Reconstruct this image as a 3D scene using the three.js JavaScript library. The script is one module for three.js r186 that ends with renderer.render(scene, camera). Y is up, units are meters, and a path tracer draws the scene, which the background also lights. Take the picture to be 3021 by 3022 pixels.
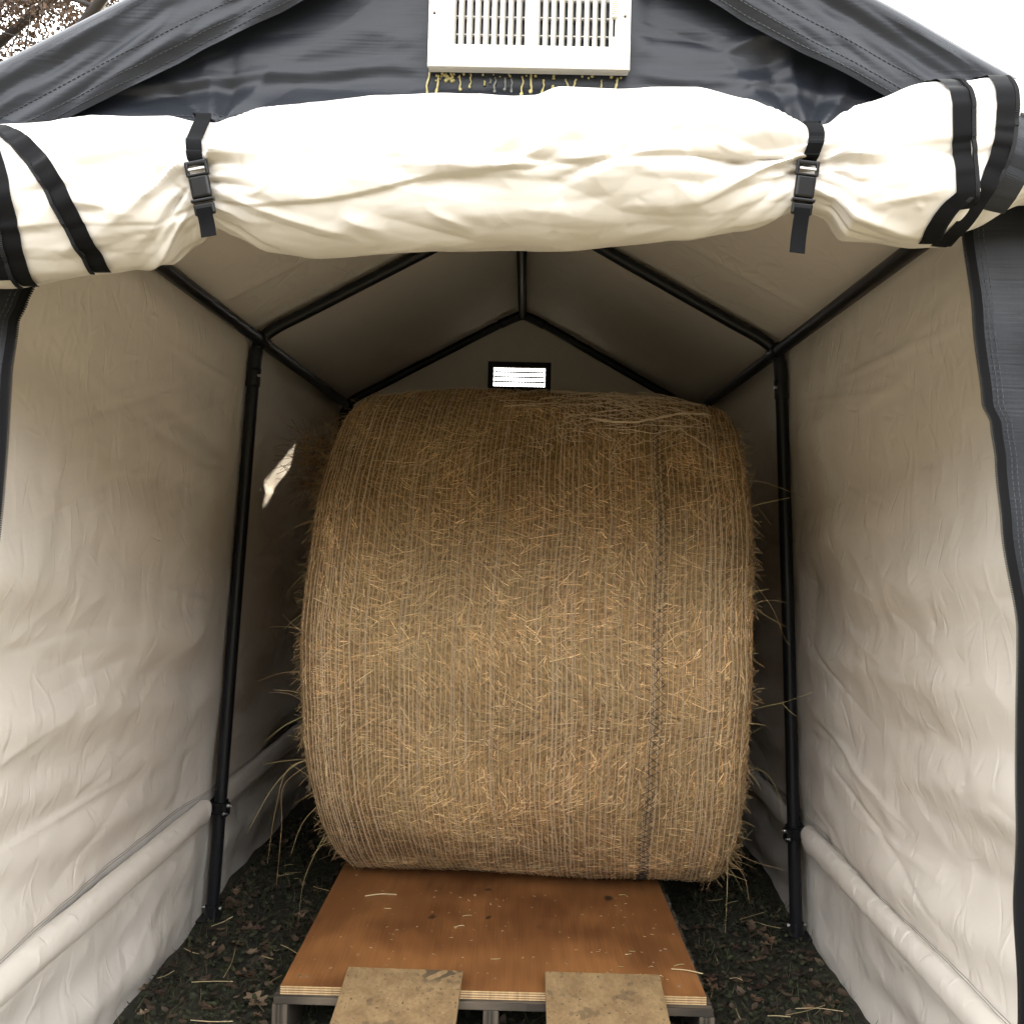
import * as THREE from 'three';
import { ImprovedNoise } from 'three/addons/math/ImprovedNoise.js';
import { RoundedBoxGeometry } from 'three/addons/geometries/RoundedBoxGeometry.js';
import { mergeGeometries } from 'three/addons/utils/BufferGeometryUtils.js';

// ---------------------------------------------------------------- camera, sky, sun, exposure
const scene = new THREE.Scene();
const camera = new THREE.PerspectiveCamera(49.2, 1023 / 1024, 0.05, 400);
camera.rotation.order = 'YXZ';
camera.position.set(0.0435, 1.26, 0);
camera.rotation.set(0.0244, 0.0132, 0.025);
const renderer = new THREE.WebGLRenderer({ antialias: true });
renderer.toneMapping = THREE.LinearToneMapping;
renderer.toneMappingExposure = 14.5;
renderer.shadowMap.enabled = true;

const SUN = new THREE.Vector3(0.485, 0.348, -0.825).normalize();
{
  const w = 256, h = 128, d = new Float32Array(w * h * 4), v = new THREE.Vector3();
  for (let j = 0; j < h; j++) for (let i = 0; i < w; i++) {
    const lat = ((j + 0.5) / h - 0.5) * Math.PI, a = ((i + 0.5) / w - 0.5) * 2 * Math.PI;
    v.set(Math.cos(lat) * Math.cos(a), Math.sin(lat), Math.cos(lat) * Math.sin(a));
    const g = Math.acos(Math.max(-1, Math.min(1, v.dot(SUN))));
    const L = 0.74 - 0.40 * Math.max(0, v.y) + 0.7 * Math.exp(-g * 2.8) + 1.2 * Math.exp(-g * g * 14);
    const k = (j * w + i) * 4, warm = Math.exp(-g * 2.2);
    d[k] = L * (0.985 + 0.03 * warm); d[k + 1] = L; d[k + 2] = L * (1.03 - 0.12 * warm); d[k + 3] = 1;
    if (v.y < 0) { d[k] *= 0.2; d[k + 1] *= 0.2; d[k + 2] *= 0.18; }
  }
  const t = new THREE.DataTexture(d, w, h, THREE.RGBAFormat, THREE.FloatType);
  t.mapping = THREE.EquirectangularReflectionMapping; t.magFilter = THREE.LinearFilter; t.wrapS = THREE.RepeatWrapping; t.needsUpdate = true;
  scene.background = t; scene.environment = t;
}
const sun = new THREE.DirectionalLight(0xfff0d8, 2);
sun.position.copy(SUN).multiplyScalar(30); sun.target.position.set(0, 1, -3.5);
sun.castShadow = true; sun.shadow.radius = 1.8; sun.shadow.mapSize.set(2048, 2048);
Object.assign(sun.shadow.camera, { left: -9, right: 9, top: 9, bottom: -9, near: 1, far: 70 });
scene.add(sun, sun.target);

// ---------------------------------------------------------------- helpers
let seed = 20417;
const rnd = () => { seed = (seed + 0x6d2b79f5) | 0; let t = Math.imul(seed ^ (seed >>> 15), 1 | seed); t = (t + Math.imul(t ^ (t >>> 7), 61 | t)) ^ t; return ((t ^ (t >>> 14)) >>> 0) / 4294967296; };
const rr = (a, b) => a + (b - a) * rnd();
const pick = (a) => a[Math.floor(rnd() * a.length)];
const PN = new ImprovedNoise();
const n3 = (x, y = 0, z = 0) => PN.noise(x, y, z);
const fbm = (x, y, z = 0, o = 4) => { let s = 0, a = 0.5; for (let i = 0; i < o; i++) { s += a * n3(x, y, z + i * 7.3); x *= 2.03; y *= 2.03; a *= 0.5; } return s; };
const clamp = (x, a = 0, b = 1) => Math.max(a, Math.min(b, x));
const sm = (a, b, x) => { const t = clamp((x - a) / (b - a)); return t * t * (3 - 2 * t); };
const lerp = (a, b, t) => a + (b - a) * t;
const tri = (x) => Math.abs(((x / (2 * Math.PI)) % 1 + 1) % 1 * 2 - 1) * 2 - 1;   // triangle wave, -1..1, period 2 pi
const V = (x, y, z) => new THREE.Vector3(x, y, z);
function table(rows, x) {                         // smooth interpolation in a table [[x, a, b ...]]
  let i = 0; while (i < rows.length - 2 && x > rows[i + 1][0]) i++;
  const t = clamp((x - rows[i][0]) / (rows[i + 1][0] - rows[i][0])), e = t * t * (3 - 2 * t) * 0.6 + t * 0.4;
  return rows[i].slice(1).map((a, k) => lerp(a, rows[i + 1][k + 1], e));
}
const taken = {};
function numbered(name) { const k = taken[name] = (taken[name] ?? -1) + 1; return k ? name + '_' + String(k).padStart(3, '0') : name; }
function mesh(name, geo, mat, parent) {
  const m = new THREE.Mesh(geo, mat); m.name = name; m.castShadow = m.receiveShadow = true; parent.add(m); return m;
}
function tag(o, label, category, group, kind) {
  o.userData = { label, category }; if (group) o.userData.group = group; if (kind) o.userData.kind = kind; return o;
}
function thing(name, label, category, pos = [0, 0, 0], group) {
  const g = new THREE.Group(); g.name = numbered(name); g.position.set(...pos); scene.add(g); return tag(g, label, category, group);
}
function grid(nu, nv, f) {                        // f(u, v) -> [x, y, z, s, t] ; u, v in 0..1
  const p = [], uv = [], ix = [];
  for (let j = 0; j <= nv; j++) for (let i = 0; i <= nu; i++) { const q = f(i / nu, j / nv); p.push(q[0], q[1], q[2]); uv.push(q[3] ?? 0, q[4] ?? 0); }
  for (let j = 0; j < nv; j++) for (let i = 0; i < nu; i++) { const a = j * (nu + 1) + i, b = a + 1, c = a + nu + 1, d = c + 1; ix.push(a, b, d, a, d, c); }
  const g = new THREE.BufferGeometry();
  g.setAttribute('position', new THREE.Float32BufferAttribute(p, 3)); g.setAttribute('uv', new THREE.Float32BufferAttribute(uv, 2));
  g.setIndex(ix); g.computeVertexNormals(); return g;
}
class Acc {                                       // collects tubes, boxes and ribbons into one geometry
  constructor() { this.p = []; this.uv = []; this.ix = []; }
  tube(pts, r, sides = 4, cap = true) {
    const n = pts.length, b0 = this.p.length / 3; let up = V(0.13, 0.97, 0.21); const T = V(), A = V(), B = V(); let len = 0;
    for (let i = 0; i < n; i++) {
      T.subVectors(pts[Math.min(n - 1, i + 1)], pts[Math.max(0, i - 1)]).normalize();
      A.crossVectors(up, T); if (A.lengthSq() < 1e-4) A.crossVectors(V(1, 0, 0), T); A.normalize(); B.crossVectors(T, A).normalize(); up = B.clone();
      const R = typeof r === 'function' ? r(i / (n - 1)) : r;
      if (i) len += pts[i].distanceTo(pts[i - 1]);
      for (let k = 0; k < sides; k++) {
        const a = k / sides * 2 * Math.PI, c = Math.cos(a) * R, s = Math.sin(a) * R;
        this.p.push(pts[i].x + A.x * c + B.x * s, pts[i].y + A.y * c + B.y * s, pts[i].z + A.z * c + B.z * s); this.uv.push(k / sides, len);
      }
      if (i) for (let k = 0; k < sides; k++) { const a = b0 + (i - 1) * sides + k, b = b0 + (i - 1) * sides + (k + 1) % sides; this.ix.push(a, b, b + sides, a, b + sides, a + sides); }
    }
    if (cap) for (let k = 1; k < sides - 1; k++) { const e = b0 + (n - 1) * sides; this.ix.push(b0, b0 + k + 1, b0 + k, e, e + k, e + k + 1); }
    return this;
  }
  box(x, y, z, sx, sy, sz) { return this.geo(new THREE.BoxGeometry(sx, sy, sz).translate(x, y, z)); }
  geo(g, m) {
    if (m) g = g.clone().applyMatrix4(m);
    const b = this.p.length / 3, P = g.attributes.position, U = g.attributes.uv;
    for (let i = 0; i < P.count; i++) { this.p.push(P.getX(i), P.getY(i), P.getZ(i)); this.uv.push(U ? U.getX(i) : 0, U ? U.getY(i) : 0); }
    if (g.index) for (let i = 0; i < g.index.count; i++) this.ix.push(b + g.index.getX(i)); else for (let i = 0; i < P.count; i++) this.ix.push(b + i);
    return this;
  }
  strip(pts, side, nor, w, t) {                   // a webbing: points, side and normal directions, width, thickness
    const b = this.p.length / 3, n = pts.length; let len = 0;
    const W = typeof w === 'function' ? w : () => w;
    for (let i = 0; i < n; i++) {
      if (i) len += pts[i].distanceTo(pts[i - 1]);
      const h = W(i / (n - 1)) / 2;
      for (const [a, c] of [[-1, 0], [1, 0], [1, 1], [-1, 1]]) {
        const q = pts[i].clone().addScaledVector(side[i], a * h).addScaledVector(nor[i], c * t); this.p.push(q.x, q.y, q.z); this.uv.push(a * h, len);
      }
      if (i) for (let k = 0; k < 4; k++) { const a = b + (i - 1) * 4 + k, c = b + (i - 1) * 4 + (k + 1) % 4; this.ix.push(a, c, c + 4, a, c + 4, a + 4); }
    }
    const e = b + (n - 1) * 4; this.ix.push(b, b + 1, b + 2, b, b + 2, b + 3, e, e + 2, e + 1, e, e + 3, e + 2);
    return this;
  }
  build(flat = false) {
    let g = new THREE.BufferGeometry();
    g.setAttribute('position', new THREE.Float32BufferAttribute(this.p, 3)); g.setAttribute('uv', new THREE.Float32BufferAttribute(this.uv, 2)); g.setIndex(this.ix);
    if (flat) g = g.toNonIndexed();
    g.computeVertexNormals(); return g;
  }
}
const curve = (pts, n) => new THREE.CatmullRomCurve3(pts.map((p) => (p.isVector3 ? p : V(...p))), false, 'centripetal').getPoints(n);
const rbox = (x, y, z, r = 0.003) => new RoundedBoxGeometry(x, y, z, 2, Math.min(r, x / 2.1, y / 2.1, z / 2.1));

// piecewise flat noise: heights on a skewed lattice joined by flat triangles, so that cloth breaks into planes with sharp edges
const hsh = (i, j, s) => { let t = Math.imul(i * 73856093 ^ j * 19349663 ^ s * 83492791, 0x5bd1e995); t ^= t >>> 15; t = Math.imul(t, 0x27d4eb2d); t ^= t >>> 13; return (t >>> 0) / 2147483648 - 1; };
function facet(x, y, s) {
  const wx = x + 0.35 * n3(x * 0.7, y * 0.7, s), wy = y + 0.35 * n3(x * 0.7, y * 0.7, s + 9.5), i = Math.floor(wx), j = Math.floor(wy), u = wx - i, v = wy - j, f = hsh(i, j, s + 50) > 0;
  const a = hsh(i, j, s), b = hsh(i + 1, j, s), c = hsh(i, j + 1, s), d = hsh(i + 1, j + 1, s);
  if (f) return u + v < 1 ? a + (b - a) * u + (c - a) * v : d + (c - d) * (1 - u) + (b - d) * (1 - v);
  return u > v ? a + (b - a) * u + (d - b) * v : a + (d - c) * u + (c - a) * v;
}
// periodic gradient noise for tiling textures
const G = (() => { const o = []; for (let i = 0; i < 4096; i++) { const a = rnd() * 6.2832; o.push([Math.cos(a), Math.sin(a)]); } return o; })();
function pn(x, y, px, py, s = 0) {
  const xi = Math.floor(x), yi = Math.floor(y), fx = x - xi, fy = y - yi, u = fx * fx * fx * (fx * (fx * 6 - 15) + 10), v = fy * fy * fy * (fy * (fy * 6 - 15) + 10);
  const g = (i, j) => { const a = ((xi + i) % px + px) % px, b = ((yi + j) % py + py) % py, q = G[(a * 131 + b * 977 + s * 389 + a * b * 7) & 4095]; return q[0] * (fx - i) + q[1] * (fy - j); };
  return lerp(lerp(g(0, 0), g(1, 0), u), lerp(g(0, 1), g(1, 1), u), v) * 1.4;
}
function tex(w, h, f, rep, color = true) {        // f(x, y in 0..1) -> linear colour or grey
  const d = new Uint8Array(w * h * 4);
  const enc = color ? (c) => 255 * Math.pow(clamp(c), 1 / 2.2) : (c) => 255 * clamp(c);
  for (let j = 0; j < h; j++) for (let i = 0; i < w; i++) {
    let c = f((i + 0.5) / w, (j + 0.5) / h); if (typeof c === 'number') c = [c, c, c];
    const k = (j * w + i) * 4; d[k] = enc(c[0]); d[k + 1] = enc(c[1]); d[k + 2] = enc(c[2]); d[k + 3] = 255;
  }
  const t = new THREE.DataTexture(d, w, h); t.magFilter = THREE.LinearFilter; t.wrapS = t.wrapT = THREE.RepeatWrapping;
  if (color) t.colorSpace = THREE.SRGBColorSpace; if (rep) t.repeat.set(...rep); t.needsUpdate = true; return t;
}
const mix3 = (a, b, t) => [lerp(a[0], b[0], t), lerp(a[1], b[1], t), lerp(a[2], b[2], t)];
const matt = (k, o) => new THREE.MeshPhysicalMaterial({ side: THREE.DoubleSide, specularIntensity: k, ...o });
const std = (o) => new THREE.MeshStandardMaterial({ side: THREE.DoubleSide, ...o });
const lin = (r, g, b) => new THREE.Color().setRGB(r, g, b);

// ---------------------------------------------------------------- materials
// creases: straight tents of random length and direction, added up on a tile
function creaseTile(n, count, seg) {
  const H = new Float32Array(n * n);
  for (let k = 0; k < count; k++) {
    const { x, y, a, L, w, amp } = seg(k), c = Math.cos(a), d = Math.sin(a), R = Math.ceil(L / 2 + w) + 1;
    for (let j = -R; j <= R; j++) for (let i = -R; i <= R; i++) {
      const t = (i * c + j * d) / (L / 2), e = (-i * d + j * c + 2 * Math.sin(t * 2 + k)) / w; if (Math.abs(t) > 1 || Math.abs(e) > 1) continue;
      H[(((y + j) % n + n) % n) * n + ((x + i) % n + n) % n] += amp * (1 - Math.abs(e)) * (1 - t * t) * (e > 0 ? 1 : 1 - Math.abs(e));
    }
  }
  return H;
}
const crinkle = (() => {
  const n = 1024, H = creaseTile(n, 620, (k) => ({ x: Math.floor(rnd() * n), y: Math.floor(rnd() * n), a: rnd() < 0.5 ? Math.PI / 2 + rr(-0.7, 0.7) : rr(0, 3.14), L: rr(20, 110), w: rr(4, 20), amp: rr(0.02, 0.12) * (rnd() < 0.6 ? 1 : -1) }));
  return tex(n, n, (x, y) => 0.45 + H[Math.floor(y * n) * n + Math.floor(x * n)] + 0.16 * pn(x * 5, y * 5, 5, 5, 7) + 0.07 * pn(x * 14, y * 10, 14, 10, 9) + 0.008 * pn(x * 120, y * 120, 120, 120, 8), [0.8, 0.8], false);
})();
const soil = tex(512, 512, (x, y) => {
  const a = 0.5 + 0.7 * pn(x * 6, y * 6, 6, 6, 21) + 0.4 * pn(x * 25, y * 25, 25, 25, 22), b = 0.5 + pn(x * 90, y * 90, 90, 90, 23);
  return mix3(mix3([0.014, 0.012, 0.008], [0.034, 0.027, 0.016], clamp(a)), [0.02, 0.025, 0.010], clamp(b * 0.5));
}, [0.8, 0.8]);
const MAT = {
  lining: std({ color: lin(0.72, 0.672, 0.605), roughness: 0.62, bumpMap: crinkle, bumpScale: 0.012 }),
  door: std({ color: lin(0.52, 0.488, 0.443), roughness: 0.55, bumpMap: crinkle, bumpScale: 0.006 }),  // same sheeting as the lining, coloured darker to offset strong light on the roll
  cover: matt(0.55, {
    color: lin(0.0094, 0.011, 0.0145), roughness: 0.44,
    bumpMap: tex(1024, 1024, (x, y) => 0.5 + 0.25 * pn(x * 14, y * 160, 14, 160, 31) + 0.22 * pn(x * 5, y * 300, 5, 300, 32) + 0.12 * pn(x * 200, y * 90, 200, 90, 33), [1, 1], false), bumpScale: 0.00045,
  }),
  pipe: matt(0.6, { color: lin(0.008, 0.0085, 0.0105), roughness: 0.42 }),
  black: matt(0.4, { color: lin(0.004, 0.004, 0.0045), roughness: 0.6 }),
  webbing: matt(0.15, { color: lin(0.0042, 0.0044, 0.005), roughness: 0.75, bumpMap: tex(64, 64, (x, y) => 0.5 + 0.5 * Math.sin(x * 50) * Math.sin(y * 50), [60, 60], false), bumpScale: 0.0006 }),
  tape: matt(0.15, { color: lin(0.0045, 0.0045, 0.005), roughness: 0.7 }),
  buckle: matt(0.6, { color: lin(0.003, 0.003, 0.0035), roughness: 0.28 }),
  thread: std({ color: lin(0.035, 0.036, 0.04), roughness: 0.8 }),
  paleThread: std({ color: lin(0.30, 0.28, 0.25), roughness: 0.8 }),
  steel: std({ color: lin(0.62, 0.62, 0.62), roughness: 0.3, metalness: 1 }),
  enamel: std({ color: lin(0.60, 0.57, 0.51), roughness: 0.4 }),
  dark: std({ color: lin(0.02, 0.02, 0.02), roughness: 0.8 }),
  glue: new THREE.MeshPhysicalMaterial({ color: lin(0.30, 0.255, 0.10), roughness: 0.35, side: THREE.DoubleSide }),
  greyGlue: new THREE.MeshPhysicalMaterial({ color: lin(0.10, 0.10, 0.085), roughness: 0.4, side: THREE.DoubleSide }),
  ground: std({ map: soil, roughness: 0.95 }),
};

// ---------------------------------------------------------------- ground
const groundY = (x, z) => { const k = 1 - sm(6, 14, Math.hypot(x, z + 3)); return k * (0.012 * n3(x * 3.1, z * 3.1, 2) + 0.006 * n3(x * 11, z * 11, 5)); };
{
  const g = grid(220, 220, (u, v) => {
    const s = (t) => { const a = t * 2 - 1; return Math.sign(a) * (Math.abs(a) * 3 + 197 * Math.pow(Math.abs(a), 7)); };
    const x = s(u), z = s(v) - 3; return [x, groundY(x, z), z, x, -z];
  });
  const m = mesh('ground', g, MAT.ground, scene); m.userData = { kind: 'structure', label: 'dark soil and thin turf under the shelter', category: 'ground' };
}

{  // unseen pale turf sheet, added to bounce light up at door and interior
  const dry = tex(512, 512, (x, y) => {
    const a = clamp(0.5 + 0.8 * pn(x * 7, y * 7, 7, 7, 24) + 0.5 * pn(x * 30, y * 30, 30, 30, 25)), b = clamp(0.5 + 1.2 * pn(x * 120, y * 120, 120, 120, 26));
    return mix3(mix3([0.082, 0.074, 0.042], [0.135, 0.118, 0.072], a), mix3([0.05, 0.058, 0.024], [0.11, 0.072, 0.042], b), 0.35 * b);
  }, [0.5, 0.5]);
  const part = (x0, x1, z0, z1, nx, nz) => grid(nx, nz, (u, v) => { const x = lerp(x0, x1, u), z = lerp(z0, z1, v); return [x, groundY(x, z) + 0.016, z, x, -z]; });
  const m = mesh('bounce_lawn', mergeGeometries([part(-45, 45, -1.55, 45, 120, 80), part(-45, -1.12, -45, -1.55, 60, 60), part(1.12, 45, -45, -1.55, 60, 60), part(-1.12, 1.12, -45, -5.7, 6, 40)]), std({ map: dry, roughness: 0.95 }), scene);
  m.userData = { kind: 'structure', label: 'dry turf added out of view to bounce light into the shelter', category: 'bounce_lawn' };
}
// ---------------------------------------------------------------- the shelter
const ZF = -1.818, ZM = -3.648, ZR = -5.43, ZB = -5.5;           // ribs and the rear panel
const roofY = (x) => 2.402 - 0.54 * Math.sqrt(x * x + 0.0006);
const wallX = (h) => 0.985 - 0.105 * h / 1.92;
const shelter = thing('garden_shelter', 'small grey fabric garden shelter with black pipe frame and rolled up white door', 'shelter');

const nearRib = (z) => Math.exp(-(((z - ZM) / 0.12) ** 2)) + Math.exp(-(((z - ZR) / 0.12) ** 2)) + Math.exp(-(((z - ZF) / 0.12) ** 2));
const tents = (n, make) => { const o = []; for (let k = 0; k < n; k++) { const [x, y, a, L, w, amp] = make(k); o.push([x, y, Math.cos(a), Math.sin(a), L, w, amp]); } return o; };
function tentSum(T, x, y, taper = 0) {                          // taper 1: strongest at its start
  let v = 0;
  for (const [x0, y0, c, d, L, w, amp] of T) {
    const ex = x - x0, ey = y - y0, t = (ex * c + ey * d) / L; if (t < 0 || t > 1) continue;
    const ww = w * (taper ? 0.3 + 0.7 * t : 1), e = (-ex * d + ey * c) / ww; if (Math.abs(e) > 1) continue;
    v += amp * (e > 0 ? 1 - e : (1 + e) * (1 + e)) * (taper ? Math.min(1, t * 8) * (1 - t) * 1.3 : 4 * t * (1 - t));
  }
  return v;
}
const wallFolds = {};
for (const s of [-1, 1]) { wallFolds[s] = []; for (let k = 0; k < 60; k++) { const a = rr(-0.3, 0.3) + (rnd() < 0.5 ? Math.PI : 0); wallFolds[s].push([rr(-5.2, -1.8), rr(0.45, 1.75), Math.cos(a), Math.sin(a), rr(0.25, 1.1), rr(0.014, 0.05), rr(0.002, 0.0065) * (rnd() < 0.5 ? -1 : 1)]); } }
function wallDisp(h, z, s) {                                    // outwards
  const q = s > 0 ? 40 : 0, e = 1 - 0.8 * clamp(nearRib(z));
  const d = 0.032 * n3(z * 0.6 + q, h * 3.4 + z * 0.3, 1 + q) + 0.024 * n3(z * 0.8 + q, h * 8.0 - z * 0.7, 4) * (0.4 + sm(1.7, 0.7, h)) + 0.005 * Math.abs(n3(z * 3 + h * 2, h * 9 + z * 2.2, 9 + q)) + 0.003 * n3(z * 9, h * 5 + z * 4, 3 + q);
  const sk = h < 0.3 ? 0.008 * n3(z * 5 + q, h * 2, 8) : 0;
  return d * e + sk + 0.004 + tentSum(wallFolds[s], z, h) * e;
}
for (const s of [-1, 1]) {
  const P = (h, z, o) => s * (wallX(h) + wallDisp(h, z, s) + o);
  const w = mesh('side_wall', grid(80, 40, (u, v) => { const z = lerp(-1.72, ZB - 0.03, u), h = lerp(-0.03, 1.945, v); return [s * (wallX(h) + lerp(0.075, 0.035, sm(1.2, 1.9, h))), h, z, z, h]; }), MAT.cover, shelter);
  w.userData.label = s < 0 ? 'side wall beside the left post, grey outside and white inside' : 'side wall beside the right post, grey outside and white inside';
  mesh('lining', grid(380, 280, (u, v) => { const z = lerp(-1.73, ZB, u), h = lerp(-0.03, 1.94, v); return [P(h, z, 0), h, z, z, h]; }), MAT.lining, w);
  // fabric sleeve over the lower rail, in two lengths that leave the pipe open at the post
  const hc = s < 0 ? 0.372 : 0.342;
  for (const [z0, z1] of [[-1.76, ZM + 0.105], [ZM - 0.07, ZB + 0.02]]) {
    const R = 0.037, n = Math.round(Math.abs(z1 - z0) * 260), PL = []; for (let q = 0; q < 15 * Math.abs(z1 - z0); q++) PL.push([rr(z1, z0), rr(0.1, 1.9), rr(0.003, 0.009), rr(0.001, 0.003) * (rnd() < 0.7 ? 1 : -1), rr(0.3, 0.8), rr(-0.012, 0.012)]);
    const pleat = (z, a) => { let v = 0; for (const [pz, pa, w, am, wa, sk] of PL) { const e = Math.abs(z - pz + sk * (a - pa)) / w; if (e < 1) v += am * (1 - e) * Math.exp(-(((a - pa) / wa) ** 2)); } return v; };
    mesh('rail_sleeve', grid(n, 34, (u, v) => {
      const a = lerp(-0.35, Math.PI + 0.75, v);               // from above, round the inner side, to below
      let z = lerp(z0, z1, u);
      const cut = Math.cos(a - 0.4) * 0.02; z += (u > 0.97 ? -cut : u < 0.03 ? cut : 0) * (z0 === -1.76 ? (u > 0.5 ? 1 : 0) : (u < 0.5 ? 1 : 0));
      const pl = 0.004 * n3(z * 3, a, 2 + s) + 0.0012 * n3(z * 22, a * 1.4, 6);
      const r = R + pl + pleat(z, a), back = Math.max(0, -Math.sin(a)) * 0.02;
      const sag = 0.004 * n3(z * 1.3, 1, s + 5);
      return [s * (wallX(hc) - 0.012 - r * Math.sin(a) * 0.66 + back), hc + sag + r * Math.cos(a) * 1.0, z, z, a * R];
    }), MAT.lining, w);
  }
  // the double stitching over the sleeve
  const st = new Acc();
  for (const dh of [0.040, 0.046]) for (let z = -1.78; z > ZB + 0.05; z -= 0.0085) {
    const h = hc + dh + 0.004 * n3(z * 1.3, 1, s + 5), x = P(h, z, -0.0035), x2 = P(h, z - 0.006, -0.0035);
    st.tube([V(x, h, z), V(x2, h, z - 0.006)], 0.0011, 3, false);
  }
  mesh('stitching', st.build(), MAT.paleThread, w).userData.kind = 'stuff';
  const sg = mesh('seam_tape', grid(220, 3, (u, v) => { const z = lerp(-1.76, ZB + 0.03, u), h = hc + lerp(0.032, 0.050, v) + 0.004 * n3(z * 1.3, 1, s + 5); return [P(h, z, -0.0022), h, z, z, h]; }), MAT.lining, w);
  sg.userData.label = 'narrow sewn edge above the rail sleeve';
}
// roof: grey outside with a valance over the front, white lining inside
const roofSag = (x, z) => { const e = 1 - clamp(nearRib(z)); return (0.012 * n3(z * 0.9, x * 2, 7) - 0.006 + 0.004 * n3(z * 3, x * 5, 3)) * e; };
const seamRidge = (z) => 0.006 * Math.exp(-(((z - ZM - 0.42) / 0.02) ** 2));
for (const s of [-1, 1]) {
  const top = (x) => roofY(x) + 0.02 + 0.01 * n3(x * 4, 2, s);
  const valL = 0.152;
  const roof = mesh('roof_panel', grid(90, 90, (u, v) => {
    const x = lerp(0, 0.925, u), xs = s * x, len = 3.85;
    if (v < 0.4) { const z = lerp(ZB - 0.05, -1.74, v / 0.4); return [xs, top(x) - 0.012 * sm(-1.9, -2.3, z), z, x, z]; }
    if (v < 0.5) { const a = (v - 0.4) / 0.1 * Math.PI / 2, r = 0.035; return [xs, top(x) - r + r * Math.cos(a), -1.74 + r * Math.sin(a), x, -1.74 + r * a]; }
    const t = (v - 0.5) / 0.5, y = top(x) - 0.035 - (valL - 0.035) * t;
    const dz = 0.010 * n3(x * 3 + 5, t * 2 + s, 2) + 0.007 * n3(x * 9 + s * 3, t * 4 - x * 4, 6) + 0.005 * Math.abs(n3(x * 14, t * 2 - x * 3, 8 + s)) - 0.012 * t;
    return [xs, y, -1.705 + dz, x, y * 1.1];
  }), MAT.cover, shelter);
  mesh('lining', grid(60, 160, (u, v) => { const x = lerp(0, 0.905, u), z = lerp(-1.74, ZB, v); return [s * x, roofY(x) + roofSag(s * x, z) - seamRidge(z), z, x, z]; }), MAT.lining, roof);
  // hem of the valance
  const hp = (x, k) => { const t = 1 - k, y = top(x) - 0.035 - (valL - 0.035) * t; return [s * x, y, -1.705 + 0.010 * n3(x * 3 + 5, t * 2 + s, 2) + 0.007 * n3(x * 9 + s * 3, t * 4 - x * 4, 6) + 0.005 * Math.abs(n3(x * 14, t * 2 - x * 3, 8 + s)) - 0.012 * t + 0.0035]; };
  mesh('hem', grid(160, 4, (u, v) => { const x = u * 0.925, q = hp(x, lerp(-0.03, 0.20, v)); return [...q, x, q[1]]; }), MAT.cover, roof);
  const st = new Acc();
  for (const k of [0.05, 0.17, 0.44]) for (let x = 0.005; x < 0.92; x += 0.0075) st.tube([V(...hp(x, k)), V(...hp(x + 0.005, k))].map((p) => p.add(V(0, 0, k > 0.3 ? -0.0025 : 0.001))), 0.0008, 3, false);
  mesh('stitching', st.build(), MAT.thread, roof).userData.kind = 'stuff';
  const gs = new THREE.Shape();
}
// rear panel with an opening for the vent
{
  const gable = (o, hole) => {
    const s = new THREE.Shape(); const W = wallX(0) + 0.01 + o, E = wallX(1.93) + 0.01 + o;
    s.moveTo(-W, -0.03); s.lineTo(W, -0.03); s.lineTo(E, roofY(E) + o); s.lineTo(0, roofY(0) + o); s.lineTo(-E, roofY(E) + o); s.closePath();
    const h = new THREE.Path(); h.moveTo(-0.14, 2.011); h.lineTo(0.121, 2.011); h.lineTo(0.121, 2.110); h.lineTo(-0.14, 2.110); h.closePath(); s.holes.push(h);
    return new THREE.ShapeGeometry(s);
  };
  const r = mesh('rear_panel', gable(0.012).translate(0, 0, ZB - 0.02), MAT.cover, shelter);
  mesh('lining', gable(0).translate(0, 0, ZB), MAT.lining, r);
  const patch = new Acc();
  for (const [x, y, w, h] of [[-0.0095, 2.1225, 0.31, 0.025], [-0.0095, 1.9985, 0.31, 0.025], [-0.1525, 2.0605, 0.024, 0.099], [0.1335, 2.0605, 0.024, 0.099]]) patch.box(x, y, ZB + 0.003, w, h, 0.003);
  mesh('vent_reinforcement', patch.build(true), MAT.cover, r);
}
// front gable below the roof valance: a draped, creased grey panel
const STR = [[-0.44, 1.872], [0.452, 1.872]];
seed = 311;
const GT = tents(26, () => [rr(-0.85, 0.75), rr(1.9, 2.15), rr(-0.5, 0.5), rr(0.1, 0.3), rr(0.015, 0.04), rr(-0.006, 0.008)]);
const GS = [...tents(9, (k) => [STR[1][0], STR[1][1] - 0.01, lerp(0.35, 2.9, k / 8) + rr(-0.1, 0.1), rr(0.14, 0.30), rr(0.03, 0.05), (k % 2 ? -1 : 1) * rr(0.008, 0.016)]), ...tents(7, (k) => [STR[0][0], STR[0][1], lerp(0.3, 2.8, k / 6) + rr(-0.1, 0.1), rr(0.14, 0.34), rr(0.03, 0.055), (k % 2 ? -1 : 1) * rr(0.007, 0.013)])];
function gableZ(x, y) {
  let z = -1.745 + 0.012 * n3(x * 2.1 + 3, y * 6, 1) + 0.008 * n3(x * 4.5 - y * 5, y * 8 + x, 4) + 0.009 * facet(x * 6 + y * 2, y * 12 - x * 3, 4);
  z += tentSum(GT, x, y) + tentSum(GS, x, y, 1);
  const yl = 1.998 - 0.10 * Math.max(0, Math.abs(x) - 0.2) + 0.012 * n3(x * 6, 1, 2);          // below this the cloth is pushed out by the roll
  z += 0.050 * sm(0, 0.10, yl - y) + 0.006 * Math.exp(-(((y - yl) / 0.012) ** 2));
  const e = sm(0, 0.04, Math.max(Math.abs(x - 0.029) - 0.157, Math.max(1.985 - y, 0)));      // flat behind the vent
  return lerp(-1.743, z, e);
}
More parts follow.
